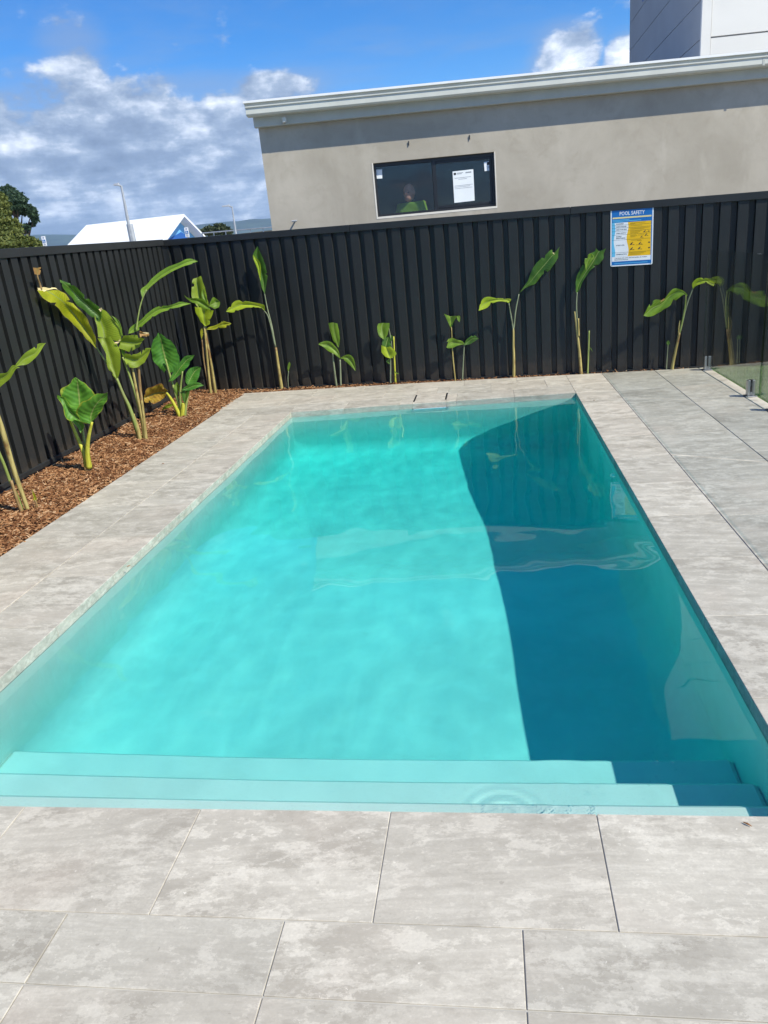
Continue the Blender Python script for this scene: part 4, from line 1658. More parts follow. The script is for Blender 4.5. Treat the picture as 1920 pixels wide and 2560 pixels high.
parking_sign([(103, 591), (113, 591), (117, 614), (107, 615)], 20.0, 'accessible parking sign beside the left trees')
parking_sign([(460, 569), (470, 568), (474, 592), (464, 593)], 20.0, 'accessible parking sign in front of the blue gable')

# handrail of a ramp between the gable and the rendered building
rl = empty('ramp_railing', on_y(600, 640, 50), 'pale grey steel railing running left of the rendered building', 'railing')
b = MB()
pA, pB = on_y(505, 583, 52.0), on_y(690, 567, 49.0)
b.tube([pA, pB], 0.045, 6)
b.build('top_rail', M_GALV, rl)
b = MB()
pC, pD = on_y(512, 595, 52.0), on_y(690, 580, 49.0)
b.tube([pC, pD], 0.035, 6)
b.build('middle_rail', M_GALV, rl)
for k_ in range(7):
    t_ = k_ / 6
    p = pA.lerp(pB, t_)
    b = MB()
    b.tube([(p.x, p.y, -0.1), (p.x, p.y, p.z)], 0.035, 6)
    b.build('post', M_GALV, rl)
fix(rl)
# mesh-clad lower part of the ramp
b = MB()
b.box((pA.x, 52.6, -0.1), (pB.x + 1, 52.8, on_y(600, 584, 52.6).z))
tag(b.build('ramp_wall', plain('ramp_wall', (0.16, 0.15, 0.12), 0.9, 0.1, var=0.3, scale=2)), 'brown retaining wall behind the steel railing', 'wall')

# ---- trees
def tree(name, label, base, trunk_h, blobs, leaf, nleaf, mat_leaf, trunk_r=0.2, limbs=True, group=None):
    root = empty(name, base, label, 'tree', group)
    bx, by, bz = base
    b = MB()
    top = Vector((bx, by, trunk_h))
    b.tube([(bx, by, -0.1), (bx + 0.05, by, trunk_h * 0.5), top], [trunk_r * 1.3, trunk_r, trunk_r * 0.55], 8)
    if limbs:
        for (c, r_) in blobs:
            s_ = Vector((bx, by, min(trunk_h * 0.95, max(trunk_h * 0.45, c[2] - 1.2))))
            mid_ = s_.lerp(Vector(c), 0.55) + Vector((0, 0, -0.15))
            b.tube([s_, mid_, c], [trunk_r * 0.45, trunk_r * 0.3, trunk_r * 0.12], 6)
    b.build('trunk', plain('bark_' + name, (0.10, 0.075, 0.055), 0.95, 0.1, var=0.3, scale=8) if 'bark_' + name not in bpy.data.materials else bpy.data.materials['bark_' + name], root)
    V = []
    tot = sum(r_[0] * r_[1] for _, r_ in blobs)
    for (c, (rx, rz)) in blobs:
        n = int(nleaf * rx * rz / tot)
        d = rng.normal(0, 1, (n, 3))
        d /= np.linalg.norm(d, axis=1)[:, None]
        rad = rng.uniform(0.45, 1.0, n) ** 0.5
        lump = 1 + 0.22 * np.sin(d[:, 0] * 7 + c[0]) * np.sin(d[:, 1] * 6 + c[2]) + 0.15 * np.sin(d[:, 2] * 9)
        P = np.array(c) + d * (rad * lump)[:, None] * np.array([rx, rx, rz])
        keep = rng.uniform(0, 1, n) > 0.12
        P = P[keep]
        n = len(P)
        a = rng.normal(0, 1, (n, 3)); a /= np.linalg.norm(a, axis=1)[:, None]
        q = np.cross(a, rng.normal(0, 1, (n, 3))); q /= np.linalg.norm(q, axis=1)[:, None]
        Ls = leaf * rng.uniform(0.6, 1.4, n)[:, None]
        V.append(np.stack([P - a * Ls, P + q * Ls * 0.45, P + a * Ls, P - q * Ls * 0.45], 1).reshape(-1, 3))
    V = np.concatenate(V)
    me = bpy.data.meshes.new('crown')
    me.from_pydata(V.tolist(), [], np.arange(len(V)).reshape(-1, 4).tolist())
    me.materials.append(mat_leaf)
    o = bpy.data.objects.new('crown', me)
    COL.objects.link(o)
    o.parent = root
    fix(root)


def foliage(name, a, b_):
    m, n, out = material(name)
    rnd = n.n('ShaderNodeNewGeometry').outputs['Random Per Island']
    c = n.mix(rnd, a, b_)
    p = n.n('ShaderNodeBsdfPrincipled')
    n.set(p.inputs['Base Color'], c)
    p.inputs['Roughness'].default_value = 0.7
    t = n.n('ShaderNodeBsdfTranslucent')
    n.link(c, t.inputs[0])
    mx = n.n('ShaderNodeMixShader')
    mx.inputs[0].default_value = 0.3
    n.link(p.outputs[0], mx.inputs[1])
    n.link(t.outputs[0], mx.inputs[2])
    n.link(mx.outputs[0], out.inputs[0])
    return m


F_PINE = foliage('pine_needles', (0.022, 0.055, 0.030), (0.06, 0.11, 0.055))
F_LIGHT = foliage('yellow_green_leaves', (0.075, 0.11, 0.02), (0.20, 0.22, 0.05))
F_BUSH = foliage('dark_bush_leaves', (0.03, 0.05, 0.022), (0.08, 0.10, 0.04))


def bl(px, y, rx_px, rz_px):
    p = on_y(*px, y)
    s = (p - CAM_C).length / F_PX
    return (tuple(p), (rx_px * s, rz_px * s))


yP = 38.0
pb = on_y(42, 560, yP)
tree('pine_tree', 'tall dark green pine tree rising at the left edge', (pb.x, yP, 0), on_y(33, 500, yP).z,
     [bl((22, 485), yP, 18, 15), bl((42, 505), yP - .4, 22, 19), bl((56, 522), yP + .3, 16, 14), bl((80, 530), yP, 11, 12), bl((86, 545), yP + .2, 8, 11), bl((12, 510), yP - .3, 18, 18),
      bl((66, 568), yP, 8, 6), bl((58, 578), yP + .5, 10, 6), bl((80, 562), yP + .4, 7, 4), bl((40, 528), yP + .5, 14, 10)],
     0.085, 9000, F_PINE, 0.13)
yQ = 26.0
tree('leafy_tree', 'yellow green drooping leafy tree at the far left edge', (on_y(-20, 600, yQ).x, yQ, 0), on_y(-10, 560, yQ).z,
     [bl((-8, 520), yQ, 24, 22), bl((8, 560), yQ, 26, 24), bl((-12, 590), yQ, 30, 30), bl((30, 585), yQ - .3, 20, 16), bl((0, 500), yQ + .3, 14, 14), bl((38, 565), yQ + .2, 12, 12)],
     0.07, 9000, F_LIGHT, 0.12)
tree('leafy_tree', 'low yellow green shrubby tree just above the left fence', (on_y(60, 650, 23).x, 23.0, 0), on_y(60, 625, 23.0).z,
     [bl((52, 610), 23, 24, 17), bl((80, 612), 23.2, 20, 13), bl((22, 615), 22.8, 24, 18), bl((100, 622), 23.3, 12, 12)],
     0.06, 6000, F_LIGHT, 0.08)
tree('round_bush', 'dark green bush behind the railing', (on_y(540, 600, 75).x, 75.0, 0), 1.2,
     [bl((525, 578), 75, 16, 10), bl((548, 574), 75.5, 20, 11), bl((566, 580), 75, 14, 9), bl((500, 584), 75, 12, 8)], 0.16, 4500, F_BUSH, 0.12)

# ---- hills on the horizon
hm = MB()
yH = 4200.0
us = np.linspace(-700, 2600, 160)
top = []
for u in us:
    v0 = np.interp(u, [-700, 0, 120, 175, 300, 470, 520, 600, 690, 1200, 2600], [600, 600, 588, 586, 590, 566, 560, 551, 546, 530, 500])
    v0 += 4.0 * noise.noise(Vector((u * 0.012, 0.3, 0))) + 2.0 * noise.noise(Vector((u * 0.05, 2.3, 0))) + 1.0 * noise.noise(Vector((u * 0.2, 5.3, 0)))
    top.append(on_y(u, v0, yH + 500))
for k_, p in enumerate(top):
    for j_, t_ in enumerate(np.linspace(0, 1, 14)):
        zz_ = p.z * math.sin(t_ * math.pi / 2) + 14 * noise.noise(Vector((p.x * 0.004, t_ * 5, 0.7))) * (1 - t_) * (t_ > 0)
        hm.v.append((p.x, yH - 900 + 1400 * t_, zz_ - (3 if t_ == 0 else 0)))
for k_ in range(len(top) - 1):
    for j_ in range(13):
        a = k_ * 14 + j_
        hm.f.append((a, a + 14, a + 15, a + 1))
        hm.m.append(0)
M_HILL = plain('wooded_hill', (0.045, 0.065, 0.05), 0.95, 0.1, var=0.4, scale=0.004)
tag(hm.build('hills', M_HILL, None, smooth=True), 'long low wooded hills on the horizon', 'hills', kind='structure')

# ================================================================== plants
def fence_y(x):
    return 7.80 - 0.1381 * (x + 1.87)


def place(u, v, y):
    """a point of a plant seen at pixel (u, v) about y metres away, kept clear of the fences"""
    p = on_y(u, v, y)
    if p.x < -1.70:
        p = on_x(u, v, -1.70 - 0.02 * math.sin(u * 0.05 + v * 0.03))
    lim = fence_y(p.x) - 0.075
    if p.y > lim:
        p = on_y(u, v, lim)
    return p


def catmull(P, n):
    out = []
    m = len(P)
    for i in range(m - 1):
        p0, p1, p2, p3 = P[max(i - 1, 0)], P[i], P[i + 1], P[min(i + 2, m - 1)]
        for k_ in range(n):
            t = k_ / n
            out.append(0.5 * ((2 * p1) + (p2 - p0) * t + (2 * p0 - 5 * p1 + 4 * p2 - p3) * t * t + (3 * p1 - p0 - 3 * p2 + p3) * t ** 3))
    out.append(P[-1])
    return out


class Plant:
    def __init__(self, name, label, base, conv, cat='plant', group=None):
        self.c = conv
        u, v = conv(base)
        self.base = on_z(u, v, 0.0)
        self.y = min(self.base.y, fence_y(self.base.x) - 0.09)
        self.root = empty(name, (self.base.x, self.y, -0.01), label, cat, group)

    def pt(self, q, dy=0.0, conv=None):
        u, v = (conv or self.c)(q)
        return place(u, v, self.y + dy)

    def stem(self, pts, r, mat='green', dy=(0, 0), name='stem', conv=None, bury=True):
        n = len(pts)
        P = [self.pt(p, dy[0] + (dy[1] - dy[0]) * i / max(1, n - 1), conv) for i, p in enumerate(pts)]
        if bury:
            P = [P[0] + Vector((0, 0, -0.04))] + P
        P = catmull(P, 4)
        m = len(P)
        rad = [r[0] + (r[1] - r[0]) * (i / (m - 1)) for i in range(m)]
        b = MB()
        b.tube(P, rad, 8)
        return b.build(name, SM[mat], self.root, smooth=True)

    def leaf(self, st, mat='mid', dy=(0, 0), fold=0.3, rip=0.004, conv=None, name='leaf', cup=0.0, tear=None):
        """st: list of stations; each is (tip,) or (left, mid, right) in pixels"""
        if tear is None:
            tear = 0.0 if mat.startswith('alo') else 0.045
        n = len(st)
        L, Mi, Rr = [], [], []
        for i, s in enumerate(st):
            d = dy[0] + (dy[1] - dy[0]) * i / (n - 1)
            if len(s) == 1:
                p = self.pt(s[0], d, conv)
                L.append(p.copy()); Mi.append(p.copy()); Rr.append(p.copy())
            else:
                l, m, r = [self.pt(q, d, conv) for q in s]
                w = (r - l).length
                md = self.pt(s[1], d + fold * w * 0.5, conv)
                L.append(self.pt(s[0], d - cup * w * 0.3, conv)); Mi.append(md); Rr.append(self.pt(s[2], d + cup * w * 0.5, conv))
        k_ = 5
        L, Mi, Rr = catmull(L, k_), catmull(Mi, k_), catmull(Rr, k_)
        H = 4
        V, UV = [], []
        m = len(L)
        sd = random.uniform(0, 100)
        for i in range(m):
            for a in range(2 * H + 1):
                if a <= H:
                    t = a / H
                    e = 1 - t
                    p = L[i].lerp(Mi[i], t)
                    w = (L[i] - Mi[i]).length
                else:
                    t = (a - H) / H
                    e = t
                    p = Mi[i].lerp(Rr[i], t)
                    w = (Rr[i] - Mi[i]).length
                bul = math.sin(math.pi * (a % H) / H) * w * 0.10
                p = p + Vector((0, -bul, 0))
                q = p + Vector((noise.noise(p * 14 + Vector((sd, 0, 0))), noise.noise(p * 14 + Vector((0, sd, 0))), noise.noise(p * 14 + Vector((0, 0, sd))))) * rip * (0.4 + 1.6 * e)
                V.append(tuple(q))
                UV.append((a / (2 * H), i / (m - 1)))
        F_ = []
        wd = 2 * H + 1
        if tear:
            for i in range(3, m - 3):
                for a, c_ in ((0, H), (2 * H, H)):
                    if random.random() < tear:
                        e0, e1 = Vector(V[i * wd + a]), Vector(V[i * wd + c_])
                        sg = 1 if a == 0 else -1
                        dp = random.uniform(0.25, 0.75)
                        V[i * wd + a] = tuple(e0.lerp(e1, dp))
                        V[i * wd + a + sg] = tuple(Vector(V[i * wd + a + sg]).lerp(e1, dp * 0.6))
                        UV[i * wd + a] = (UV[i * wd + a][0] * (1 - dp) + 0.5 * dp, UV[i * wd + a][1])
        for i in range(m - 1):
            for a in range(2 * H):
                j0 = i * wd + a
                F_.append((j0, j0 + 1, j0 + wd + 1, j0 + wd))
        me = bpy.data.meshes.new(name)
        me.from_pydata(V, [], F_)
        ul = me.uv_layers.new(name='UVMap')
        li = [0] * len(me.loops)
        me.loops.foreach_get('vertex_index', li)
        flat = []
        for vi in li:
            flat += UV[vi]
        ul.data.foreach_set('uv', flat)
        me.polygons.foreach_set('use_smooth', [True] * len(me.polygons))
        me.materials.append(LM[mat])
        o = bpy.data.objects.new(name, me)
        COL.objects.link(o)
        o.parent = self.root
        return o

    def done(self):
        fix(self.root)


def crop(ox, oy, s):
    return lambda q: (ox + q[0] * s, oy + q[1] * s)


ZA = crop(0, 620, 0.1989)
ZB = crop(220, 620, 0.22905)
ZC = crop(0, 900, 0.2411)
ZD = crop(300, 780, 0.1929)
Z2 = crop(560, 600, 0.4099)
ZF = crop(1180, 600, 0.22905)
ZG = crop(1560, 660, 0.2170)
GRP = 'young plants in the mulch bed along the fences'

# A: cut off by the left edge
p = Plant('paddle_leaf_plant', 'paddle leaf plant with two leaning tan stems at the left edge', (285, 1590), ZC, group=GRP)
p.stem([(300, 1590), (230, 1390), (160, 1190), (90, 960), (20, 720), (-60, 500)], (0.014, 0.020), 'tan', (0, -0.1))
p.stem([(248, 1600), (190, 1440), (110, 1270), (40, 1080), (-40, 900), (-120, 720)], (0.013, 0.010), 'green', (0, -0.1))
p.stem([(240, 1600), (180, 1460), (115, 1250)], (0.017, 0.010), 'brown', (-0.01, -0.05), 'dry_sheath')
p.stem([(-60, 500), (-60, 300), (-40, 180)], (0.010, 0.006), 'green', (-0.1, -0.12), 'leaf_stalk', bury=False)
p.leaf([((165, 1510),), ((215, 1440), (225, 1470), (235, 1480)), ((310, 1330), (320, 1390), (330, 1465)), ((430, 1245), (440, 1330), (450, 1385)), ((500, 1205), (510, 1240), (515, 1290)), ((580, 1195),)], 'olive', (-0.12, -0.02), 0.3, conv=ZA)
p.leaf([((-260, 1900),), ((-180, 1690), (-160, 1770), (-130, 1870)), ((-20, 1590), (-10, 1660), (0, 1750)), ((80, 1560), (90, 1590), (120, 1640)), ((160, 1480), (170, 1500), (200, 1530)), ((255, 1500),)], 'olive', (-0.14, -0.10), 0.3, conv=ZA)
p.done()
p = Plant('plant_shoot', 'short yellow shoot poking from the mulch at the left edge', (385, 1555), ZC, group=GRP)
p.stem([(380, 1560), (378, 1500), (365, 1450)], (0.011, 0.007), 'brown')
p.leaf([((375, 1530),), ((350, 1450), (365, 1450), (380, 1450)), ((335, 1390), (350, 1400), (365, 1405)), ((335, 1335),)], 'yel', (0, 0), 0.5)
p.done()

# B: elephant ear
p = Plant('elephant_ear_plant', 'elephant ear plant with broad crinkled leaves in front of the largest clump', (915, 1170), ZC, group=GRP)
p.stem([(915, 1172), (912, 1110)], (0.040, 0.032), 'brown', name='corm')
p.stem([(905, 1120), (870, 960), (800, 800), (720, 610)], (0.026, 0.010), 'yellow', (0, 0.05), bury=False)
p.stem([(925, 1120), (905, 980), (915, 820), (955, 640)], (0.028, 0.010), 'yellow', (-0.01, -0.06), bury=False)
p.stem([(915, 1060), (890, 900), (860, 760), (830, 500)], (0.016, 0.009), 'green', (0.01, 0.06), bury=False)
p.leaf([((825, 515),), ((735, 495), (830, 480), (885, 500)), ((680, 445), (826, 440), (960, 430)), ((642, 360), (820, 360), (985, 365)), ((665, 290), (812, 285), (930, 280)), ((725, 215), (800, 225), (865, 220)), ((790, 182),)], 'alo', (0.06, 0.12), 0.28, 0.012)
p.leaf([((925, 670),), ((870, 660), (945, 640), (975, 625)), ((790, 560), (945, 575), (1022, 570)), ((800, 510), (965, 520), (1050, 520)), ((880, 432), (1000, 460), (1075, 480)), ((985, 365), (1055, 400), (1098, 430)), ((1118, 338),)], 'alo', (-0.07, -0.10), 0.25, 0.010)
p.leaf([((583, 358),), ((600, 395), (640, 385), (655, 388)), ((640, 465), (680, 470), (715, 480)), ((675, 555), (740, 540), (800, 515)), ((720, 620), (800, 600), (880, 605)), ((800, 645), (840, 650), (890, 650))], 'alo', (0.03, -0.02), 0.4, 0.010)
p.leaf([((765, 622),), ((768, 670), (800, 650), (850, 640)), ((800, 695), (840, 690), (890, 690)), ((845, 755),)], 'alo', (-0.03, -0.05), 0.3, 0.008)
p.done()

# C: big clump
p = Plant('paddle_leaf_plant', 'largest paddle leaf clump with long leaves arching both ways', (1480, 828), ZC, group=GRP)
p.stem([(1455, 832), (1415, 700), (1345, 500), (1275, 350), (1210, 190)], (0.026, 0.012), 'green', (0, -0.10))
p.stem([(1445, 832), (1390, 660), (1325, 480), (1240, 300)], (0.020, 0.008), 'green', (0.01, -0.06))
p.stem([(1455, 830), (1420, 690), (1375, 560)], (0.026, 0.017), 'tan', (-0.015, -0.03), 'dry_sheath')
p.stem([(1505, 828), (1480, 640), (1430, 400), (1390, 180), (1360, 20)], (0.021, 0.009), 'tan', (0, 0.0))
p.stem([(1500, 826), (1465, 600), (1395, 320), (1310, 70), (1270, -30)], (0.018, 0.008), 'green', (0.02, -0.02))
p.stem([(1510, 826), (1490, 600), (1455, 300), (1435, 40), (1430, -60)], (0.020, 0.009), 'brown', (0.01, 0.03))
p.stem([(1515, 828), (1496, 640), (1470, 420)], (0.022, 0.010), 'tan', (-0.01, 0.0), 'dry_sheath')
p.stem([(1212, 1250), (1330, 1430), (1460, 1650)], (0.006, 0.010), 'green', (-0.02, -0.06), 'leaf_stalk', ZA, bury=False)
p.leaf([((1215, 1270),), ((1100, 1150), (1150, 1140), (1198, 1120)), ((930, 965), (1020, 950), (1130, 960)), ((800, 845), (910, 810), (1045, 820)), ((690, 720), (800, 680), (920, 700)), ((560, 640), (680, 590), (815, 570)), ((470, 530), (590, 540), (748, 522))], 'yel', (-0.02, -0.16), 0.35, 0.006, ZA)
p.leaf([((470, 500),), ((500, 560), (545, 520), (560, 500)), ((600, 530), (640, 520), (660, 500)), ((650, 490), (700, 500), (745, 540))], 'pale', (-0.175, -0.175), 0.3, 0.006, ZA, 'withered_tip')
p.stem([(520, 520), (500, 450), (475, 380), (470, 330)], (0.010, 0.006), 'brown', (-0.17, -0.15), 'withered_tip', ZA, bury=False)
p.leaf([((435, 330), (470, 335), (500, 330)), ((428, 290), (470, 285), (515, 290)), ((425, 255), (470, 250), (520, 240))], 'brown', (-0.15, -0.14), 0.6, 0.006, ZA, 'withered_tip')
p.leaf([((1250, 960),), ((1205, 905), (1240, 850), (1280, 790)), ((1080, 805), (1125, 740), (1165, 680)), ((950, 695), (995, 620), (1035, 570)), ((850, 575), (890, 515), (925, 465)), ((775, 470), (800, 440), (840, 430)), ((755, 402),)], 'dark', (0.02, -0.10), 0.4, 0.005, ZA)
p.leaf([((1225, 1120), (1320, 1130), (1500, 1170)), ((1215, 990), (1290, 1000), (1525, 1040)), ((1195, 870), (1250, 880), (1410, 880)), ((1180, 795), (1215, 800), (1320, 795)), ((1198, 733),)], 'olive', (-0.02, 0.03), 0.30, 0.006, ZA)
p.leaf([((1400, 850),), ((1430, 880), (1455, 880), (1480, 890)), ((1480, 970), (1500, 960), (1525, 985)), ((1520, 1060), (1530, 1050), (1540, 1060)), ((1547, 1120),)], 'mid', (-0.01, -0.03), 0.3, 0.003, ZA)
p.leaf([((1470, 1655),), ((1365, 1545), (1430, 1530), (1518, 1520)), ((1335, 1410), (1385, 1390), (1518, 1390)), ((1320, 1290), (1345, 1260), (1490, 1250)), ((1225, 1135), (1310, 1130), (1385, 1120))], 'olive', (-0.10, -0.06), 0.30, 0.006, ZA)
p.leaf([((1430, 1195), (1460, 1180), (1510, 1150)), ((1470, 1200), (1500, 1185), (1515, 1160))], 'pale', (-0.085, -0.085), 0.2, 0.003, ZA, 'torn_scar')
p.leaf([((1235, 770), (1255, 765), (1270, 750)), ((1260, 805), (1275, 790), (1288, 770))], 'pale', (-0.03, -0.03), 0.2, 0.003, ZA, 'torn_scar')
p.stem([(528, 900), (540, 800), (560, 680), (592, 560), (640, 455)], (0.008, 0.005), 'green', (0.0, 0.05), 'leaf_stalk', ZB, bury=False)
p.leaf([((592, 545),), ((578, 450), (618, 470), (632, 480)), ((655, 385), (690, 405), (700, 410)), ((740, 290), (775, 325), (790, 335)), ((870, 210), (890, 250), (905, 262)), ((1000, 152), (1010, 190), (1030, 205)), ((1085, 118), (1105, 150), (1125, 172)), ((1150, 120), (1160, 138), (1170, 155)), ((1198, 143),)], 'mid', (0.05, 0.30), 0.5, 0.003, ZB)
p.leaf([((435, 935),), ((460, 865), (510, 880), (545, 905)), ((560, 800), (590, 815), (612, 825)), ((675, 695), (690, 730), (705, 758)), ((770, 636), (790, 670), (805, 705)), ((890, 625), (915, 640), (930, 662)), ((1000, 590), (1010, 612), (1025, 635)), ((1060, 598), (1065, 608), (1075, 622)), ((1118, 612),)], 'mid', (0.0, 0.22), 0.5, 0.004, ZB)
p.leaf([((385, 960), (360, 1020), (335, 1090)), ((460, 955), (450, 1030), (430, 1130)), ((540, 960), (530, 1040), (500, 1120)), ((625, 985), (600, 1010), (570, 1065))], 'olive', (0.0, 0.04), 0.35, 0.006, ZB)
p.leaf([((340, 1000), (350, 1050), (345, 1100)), ((375, 1000), (385, 1090), (390, 1190)), ((400, 1060), (405, 1120), (410, 1180))], 'mid', (0.02, 0.03), 0.3, 0.005, ZB)
p.leaf([((402, 1155), (400, 1200), (412, 1255)), ((480, 1153), (470, 1220), (455, 1305)), ((560, 1138), (550, 1220), (540, 1302)), ((630, 1092), (625, 1160), (622, 1245)), ((688, 1098),)], 'olive', (-0.05, 0.02), 0.35, 0.006, ZB)
p.leaf([((545, 900), (555, 930), (565, 970)), ((590, 915), (600, 935), (610, 965)), ((640, 910), (650, 930), (655, 960)), ((668, 935),)], 'brown', (-0.02, 0.0), 0.4, 0.012, ZB, 'dry_scrap')
p.leaf([((600, 920),), ((630, 915), (640, 922), (650, 935)), ((665, 925),)], 'pale', (-0.03, -0.03), 0.3, 0.004, ZB, 'dry_scrap')
p.done()

# D: second elephant ear
p = Plant('elephant_ear_plant', 'elephant ear plant with a withered brown leaf beside the tall clump', (800, 1372), ZD, group=GRP)
p.stem([(785, 1375), (720, 1235), (650, 1110), (600, 1045)], (0.030, 0.011), 'yellow', (0, -0.06))
p.stem([(805, 1372), (815, 1250), (820, 1180)], (0.030, 0.018), 'yellow', (-0.01, -0.01), 'sheath')
p.stem([(800, 1340), (750, 1150), (690, 960), (635, 780), (590, 610)], (0.020, 0.009), 'green', (0.01, 0.05), bury=False)
p.stem([(805, 1330), (780, 1100), (790, 930), (810, 770)], (0.017, 0.008), 'green', (0, -0.02), bury=False)
p.stem([(845, 1330), (865, 1160), (890, 1020), (880, 910)], (0.016, 0.008), 'green', (0, 0.03))
p.leaf([((500, 262),), ((440, 345), (535, 380), (620, 345)), ((408, 470), (558, 480), (715, 450)), ((410, 565), (580, 570), (757, 580)), ((455, 665), (595, 640), (757, 690)), ((530, 730), (605, 690), (705, 760)), ((575, 788), (612, 745), (640, 775))], 'alod', (0.12, 0.04), 0.25, 0.010)
p.leaf([((640, 905),), ((690, 770), (730, 800), (775, 815)), ((760, 660), (800, 700), (850, 730)), ((835, 575), (870, 620), (905, 650)), ((970, 558),)], 'alod', (-0.02, 0.04), 0.4, 0.008)
p.leaf([((880, 940),), ((838, 890), (905, 875), (965, 915)), ((865, 785), (940, 815), (1022, 850)), ((920, 718), (980, 760), (1042, 780)), ((1048, 716),)], 'alod', (0.0, 0.06), 0.25, 0.008)
p.leaf([((795, 1010),), ((850, 965), (870, 990), (885, 1012)), ((950, 925), (970, 950), (985, 985)), ((1025, 915), (1040, 940), (1035, 965)), ((1082, 945),)], 'alod', (-0.03, 0.02), 0.4, 0.006)
p.leaf([((800, 1012), (850, 1000), (900, 1010)), ((795, 1070), (850, 1080), (895, 1075)), ((815, 1140), (845, 1140), (870, 1130)), ((848, 1185),)], 'dark', (-0.01, -0.02), 0.3, 0.006)
p.leaf([((745, 1100),), ((705, 1000), (740, 990), (772, 1000)), ((712, 950), (742, 945), (768, 940)), ((745, 912),)], 'mid', (0.0, 0.02), 0.4, 0.005)
p.leaf([((298, 1075), (312, 1120), (330, 1178)), ((345, 1012), (370, 1090), (400, 1188)), ((430, 958), (450, 1060), (470, 1190)), ((520, 928), (530, 1040), (552, 1135)), ((580, 975), (580, 1040), (580, 1090)), ((632, 1015),)], 'dry', (-0.12, -0.06), 0.6, 0.014)
p.leaf([((540, 1275),), ((580, 1215), (600, 1235), (600, 1255)), ((650, 1190), (660, 1215), (660, 1235)), ((700, 1200),)], 'olive', (0.02, 0.04), 0.3, 0.005)
p.done()

# E
p = Plant('paddle_leaf_plant', 'paddle leaf plant with three tan stems in the fence corner', (1360, 1605), ZB, group=GRP)
p.stem([(1340, 1612), (1300, 1420), (1262, 1200), (1245, 1000)], (0.016, 0.009), 'brown')
p.stem([(1345, 1615), (1318, 1380), (1295, 1120), (1270, 850)], (0.020, 0.011), 'tan', (-0.01, -0.02))
p.stem([(1395, 1595), (1365, 1390), (1330, 1180), (1290, 960), (1278, 860)], (0.019, 0.011), 'tan', (0.01, 0))
p.stem([(1380, 1590), (1350, 1420), (1335, 1300)], (0.014, 0.010), 'brown', (0.02, 0.02), 'dry_sheath')
p.leaf([((1240, 700),), ((1142, 560), (1218, 560), (1312, 645)), ((1132, 450), (1200, 450), (1288, 490)), ((1138, 370), (1185, 360), (1255, 360)), ((1148, 335), (1185, 325), (1236, 306))], 'olive', (0.0, 0.06), 0.5, 0.005)
p.leaf([((1310, 645),), ((1268, 600), (1290, 590), (1305, 600)), ((1235, 500), (1258, 495), (1285, 500)), ((1265, 440),)], 'mid', (-0.05, -0.02), 0.4, 0.003)
p.leaf([((1043, 510),), ((1105, 545), (1120, 560), (1108, 580)), ((1195, 545), (1205, 580), (1180, 612)), ((1262, 560), (1275, 620), (1255, 655)), ((1320, 640), (1330, 662), (1350, 688))], 'mid', (-0.02, -0.07), 0.3, 0.005)
p.leaf([((1318, 640),), ((1345, 575), (1370, 605), (1382, 665)), ((1375, 535), (1405, 585), (1430, 645)), ((1440, 592),)], 'mid', (-0.03, 0.0), 0.3, 0.005)
p.leaf([((1165, 640), (1265, 655), (1372, 685)), ((1180, 705), (1268, 725), (1352, 738)), ((1215, 780), (1272, 790), (1334, 785)), ((1240, 825), (1278, 835), (1325, 835)), ((1290, 852),)], 'lime', (-0.07, -0.04), 0.3, 0.006)
p.leaf([((1278, 890),), ((1340, 862), (1350, 880), (1362, 898)), ((1440, 820), (1445, 845), (1440, 870)), ((1470, 795), (1490, 830), (1512, 868)), ((1558, 826),)], 'yel', (-0.02, 0.0), 0.3, 0.008)
p.leaf([((1245, 870),), ((1228, 910), (1240, 915), (1255, 910)), ((1232, 960), (1242, 960), (1255, 950)), ((1245, 1000),)], 'yel', (-0.02, -0.02), 0.3, 0.004)
p.done()

# F
p = Plant('paddle_leaf_plant', 'tall leaning paddle leaf plant left of the small seedlings', (350, 905), Z2, group=GRP)
p.stem([(352, 905), (335, 790), (316, 655)], (0.026, 0.014), 'tan')
p.stem([(316, 660), (290, 520), (265, 420), (246, 320)], (0.011, 0.006), 'grey', name='leaf_stalk', bury=False)
p.stem([(314, 655), (290, 545), (268, 465), (246, 432)], (0.010, 0.006), 'grey', (0, -0.05), 'leaf_stalk', bury=False)
p.leaf([((248, 330),), ((224, 265), (240, 255), (262, 245)), ((206, 190), (226, 190), (262, 200)), ((186, 130), (212, 140), (248, 140)), ((176, 95), (205, 95), (225, 85)), ((204, 38),)], 'dark', (-0.01, -0.02), 0.5, 0.004)
p.leaf([((224, 255),), ((205, 180), (215, 175), (226, 180)), ((178, 110), (200, 125), (215, 130)), ((175, 92),)], 'lime', (-0.04, -0.05), 0.3, 0.003)
p.leaf([((249, 432),), ((244, 398), (222, 402), (212, 412)), ((195, 384), (178, 396), (168, 412)), ((92, 366), (108, 394), (122, 416)), ((50, 388), (55, 415), (62, 440)), ((12, 438),)], 'lime', (-0.05, -0.12), 0.35, 0.004)
p.done()
p = Plant('plant_shoot', 'tiny green shoot right of the tall leaning plant', (392, 888), Z2, group=GRP)
p.stem([(392, 888), (390, 840), (394, 800)], (0.007, 0.005), 'grey')
p.leaf([((392, 810),), ((388, 780), (395, 780), (402, 775)), ((392, 755), (399, 755), (405, 755)), ((400, 742),)], 'mid', (0, 0), 0.4, 0.002)
p.done()

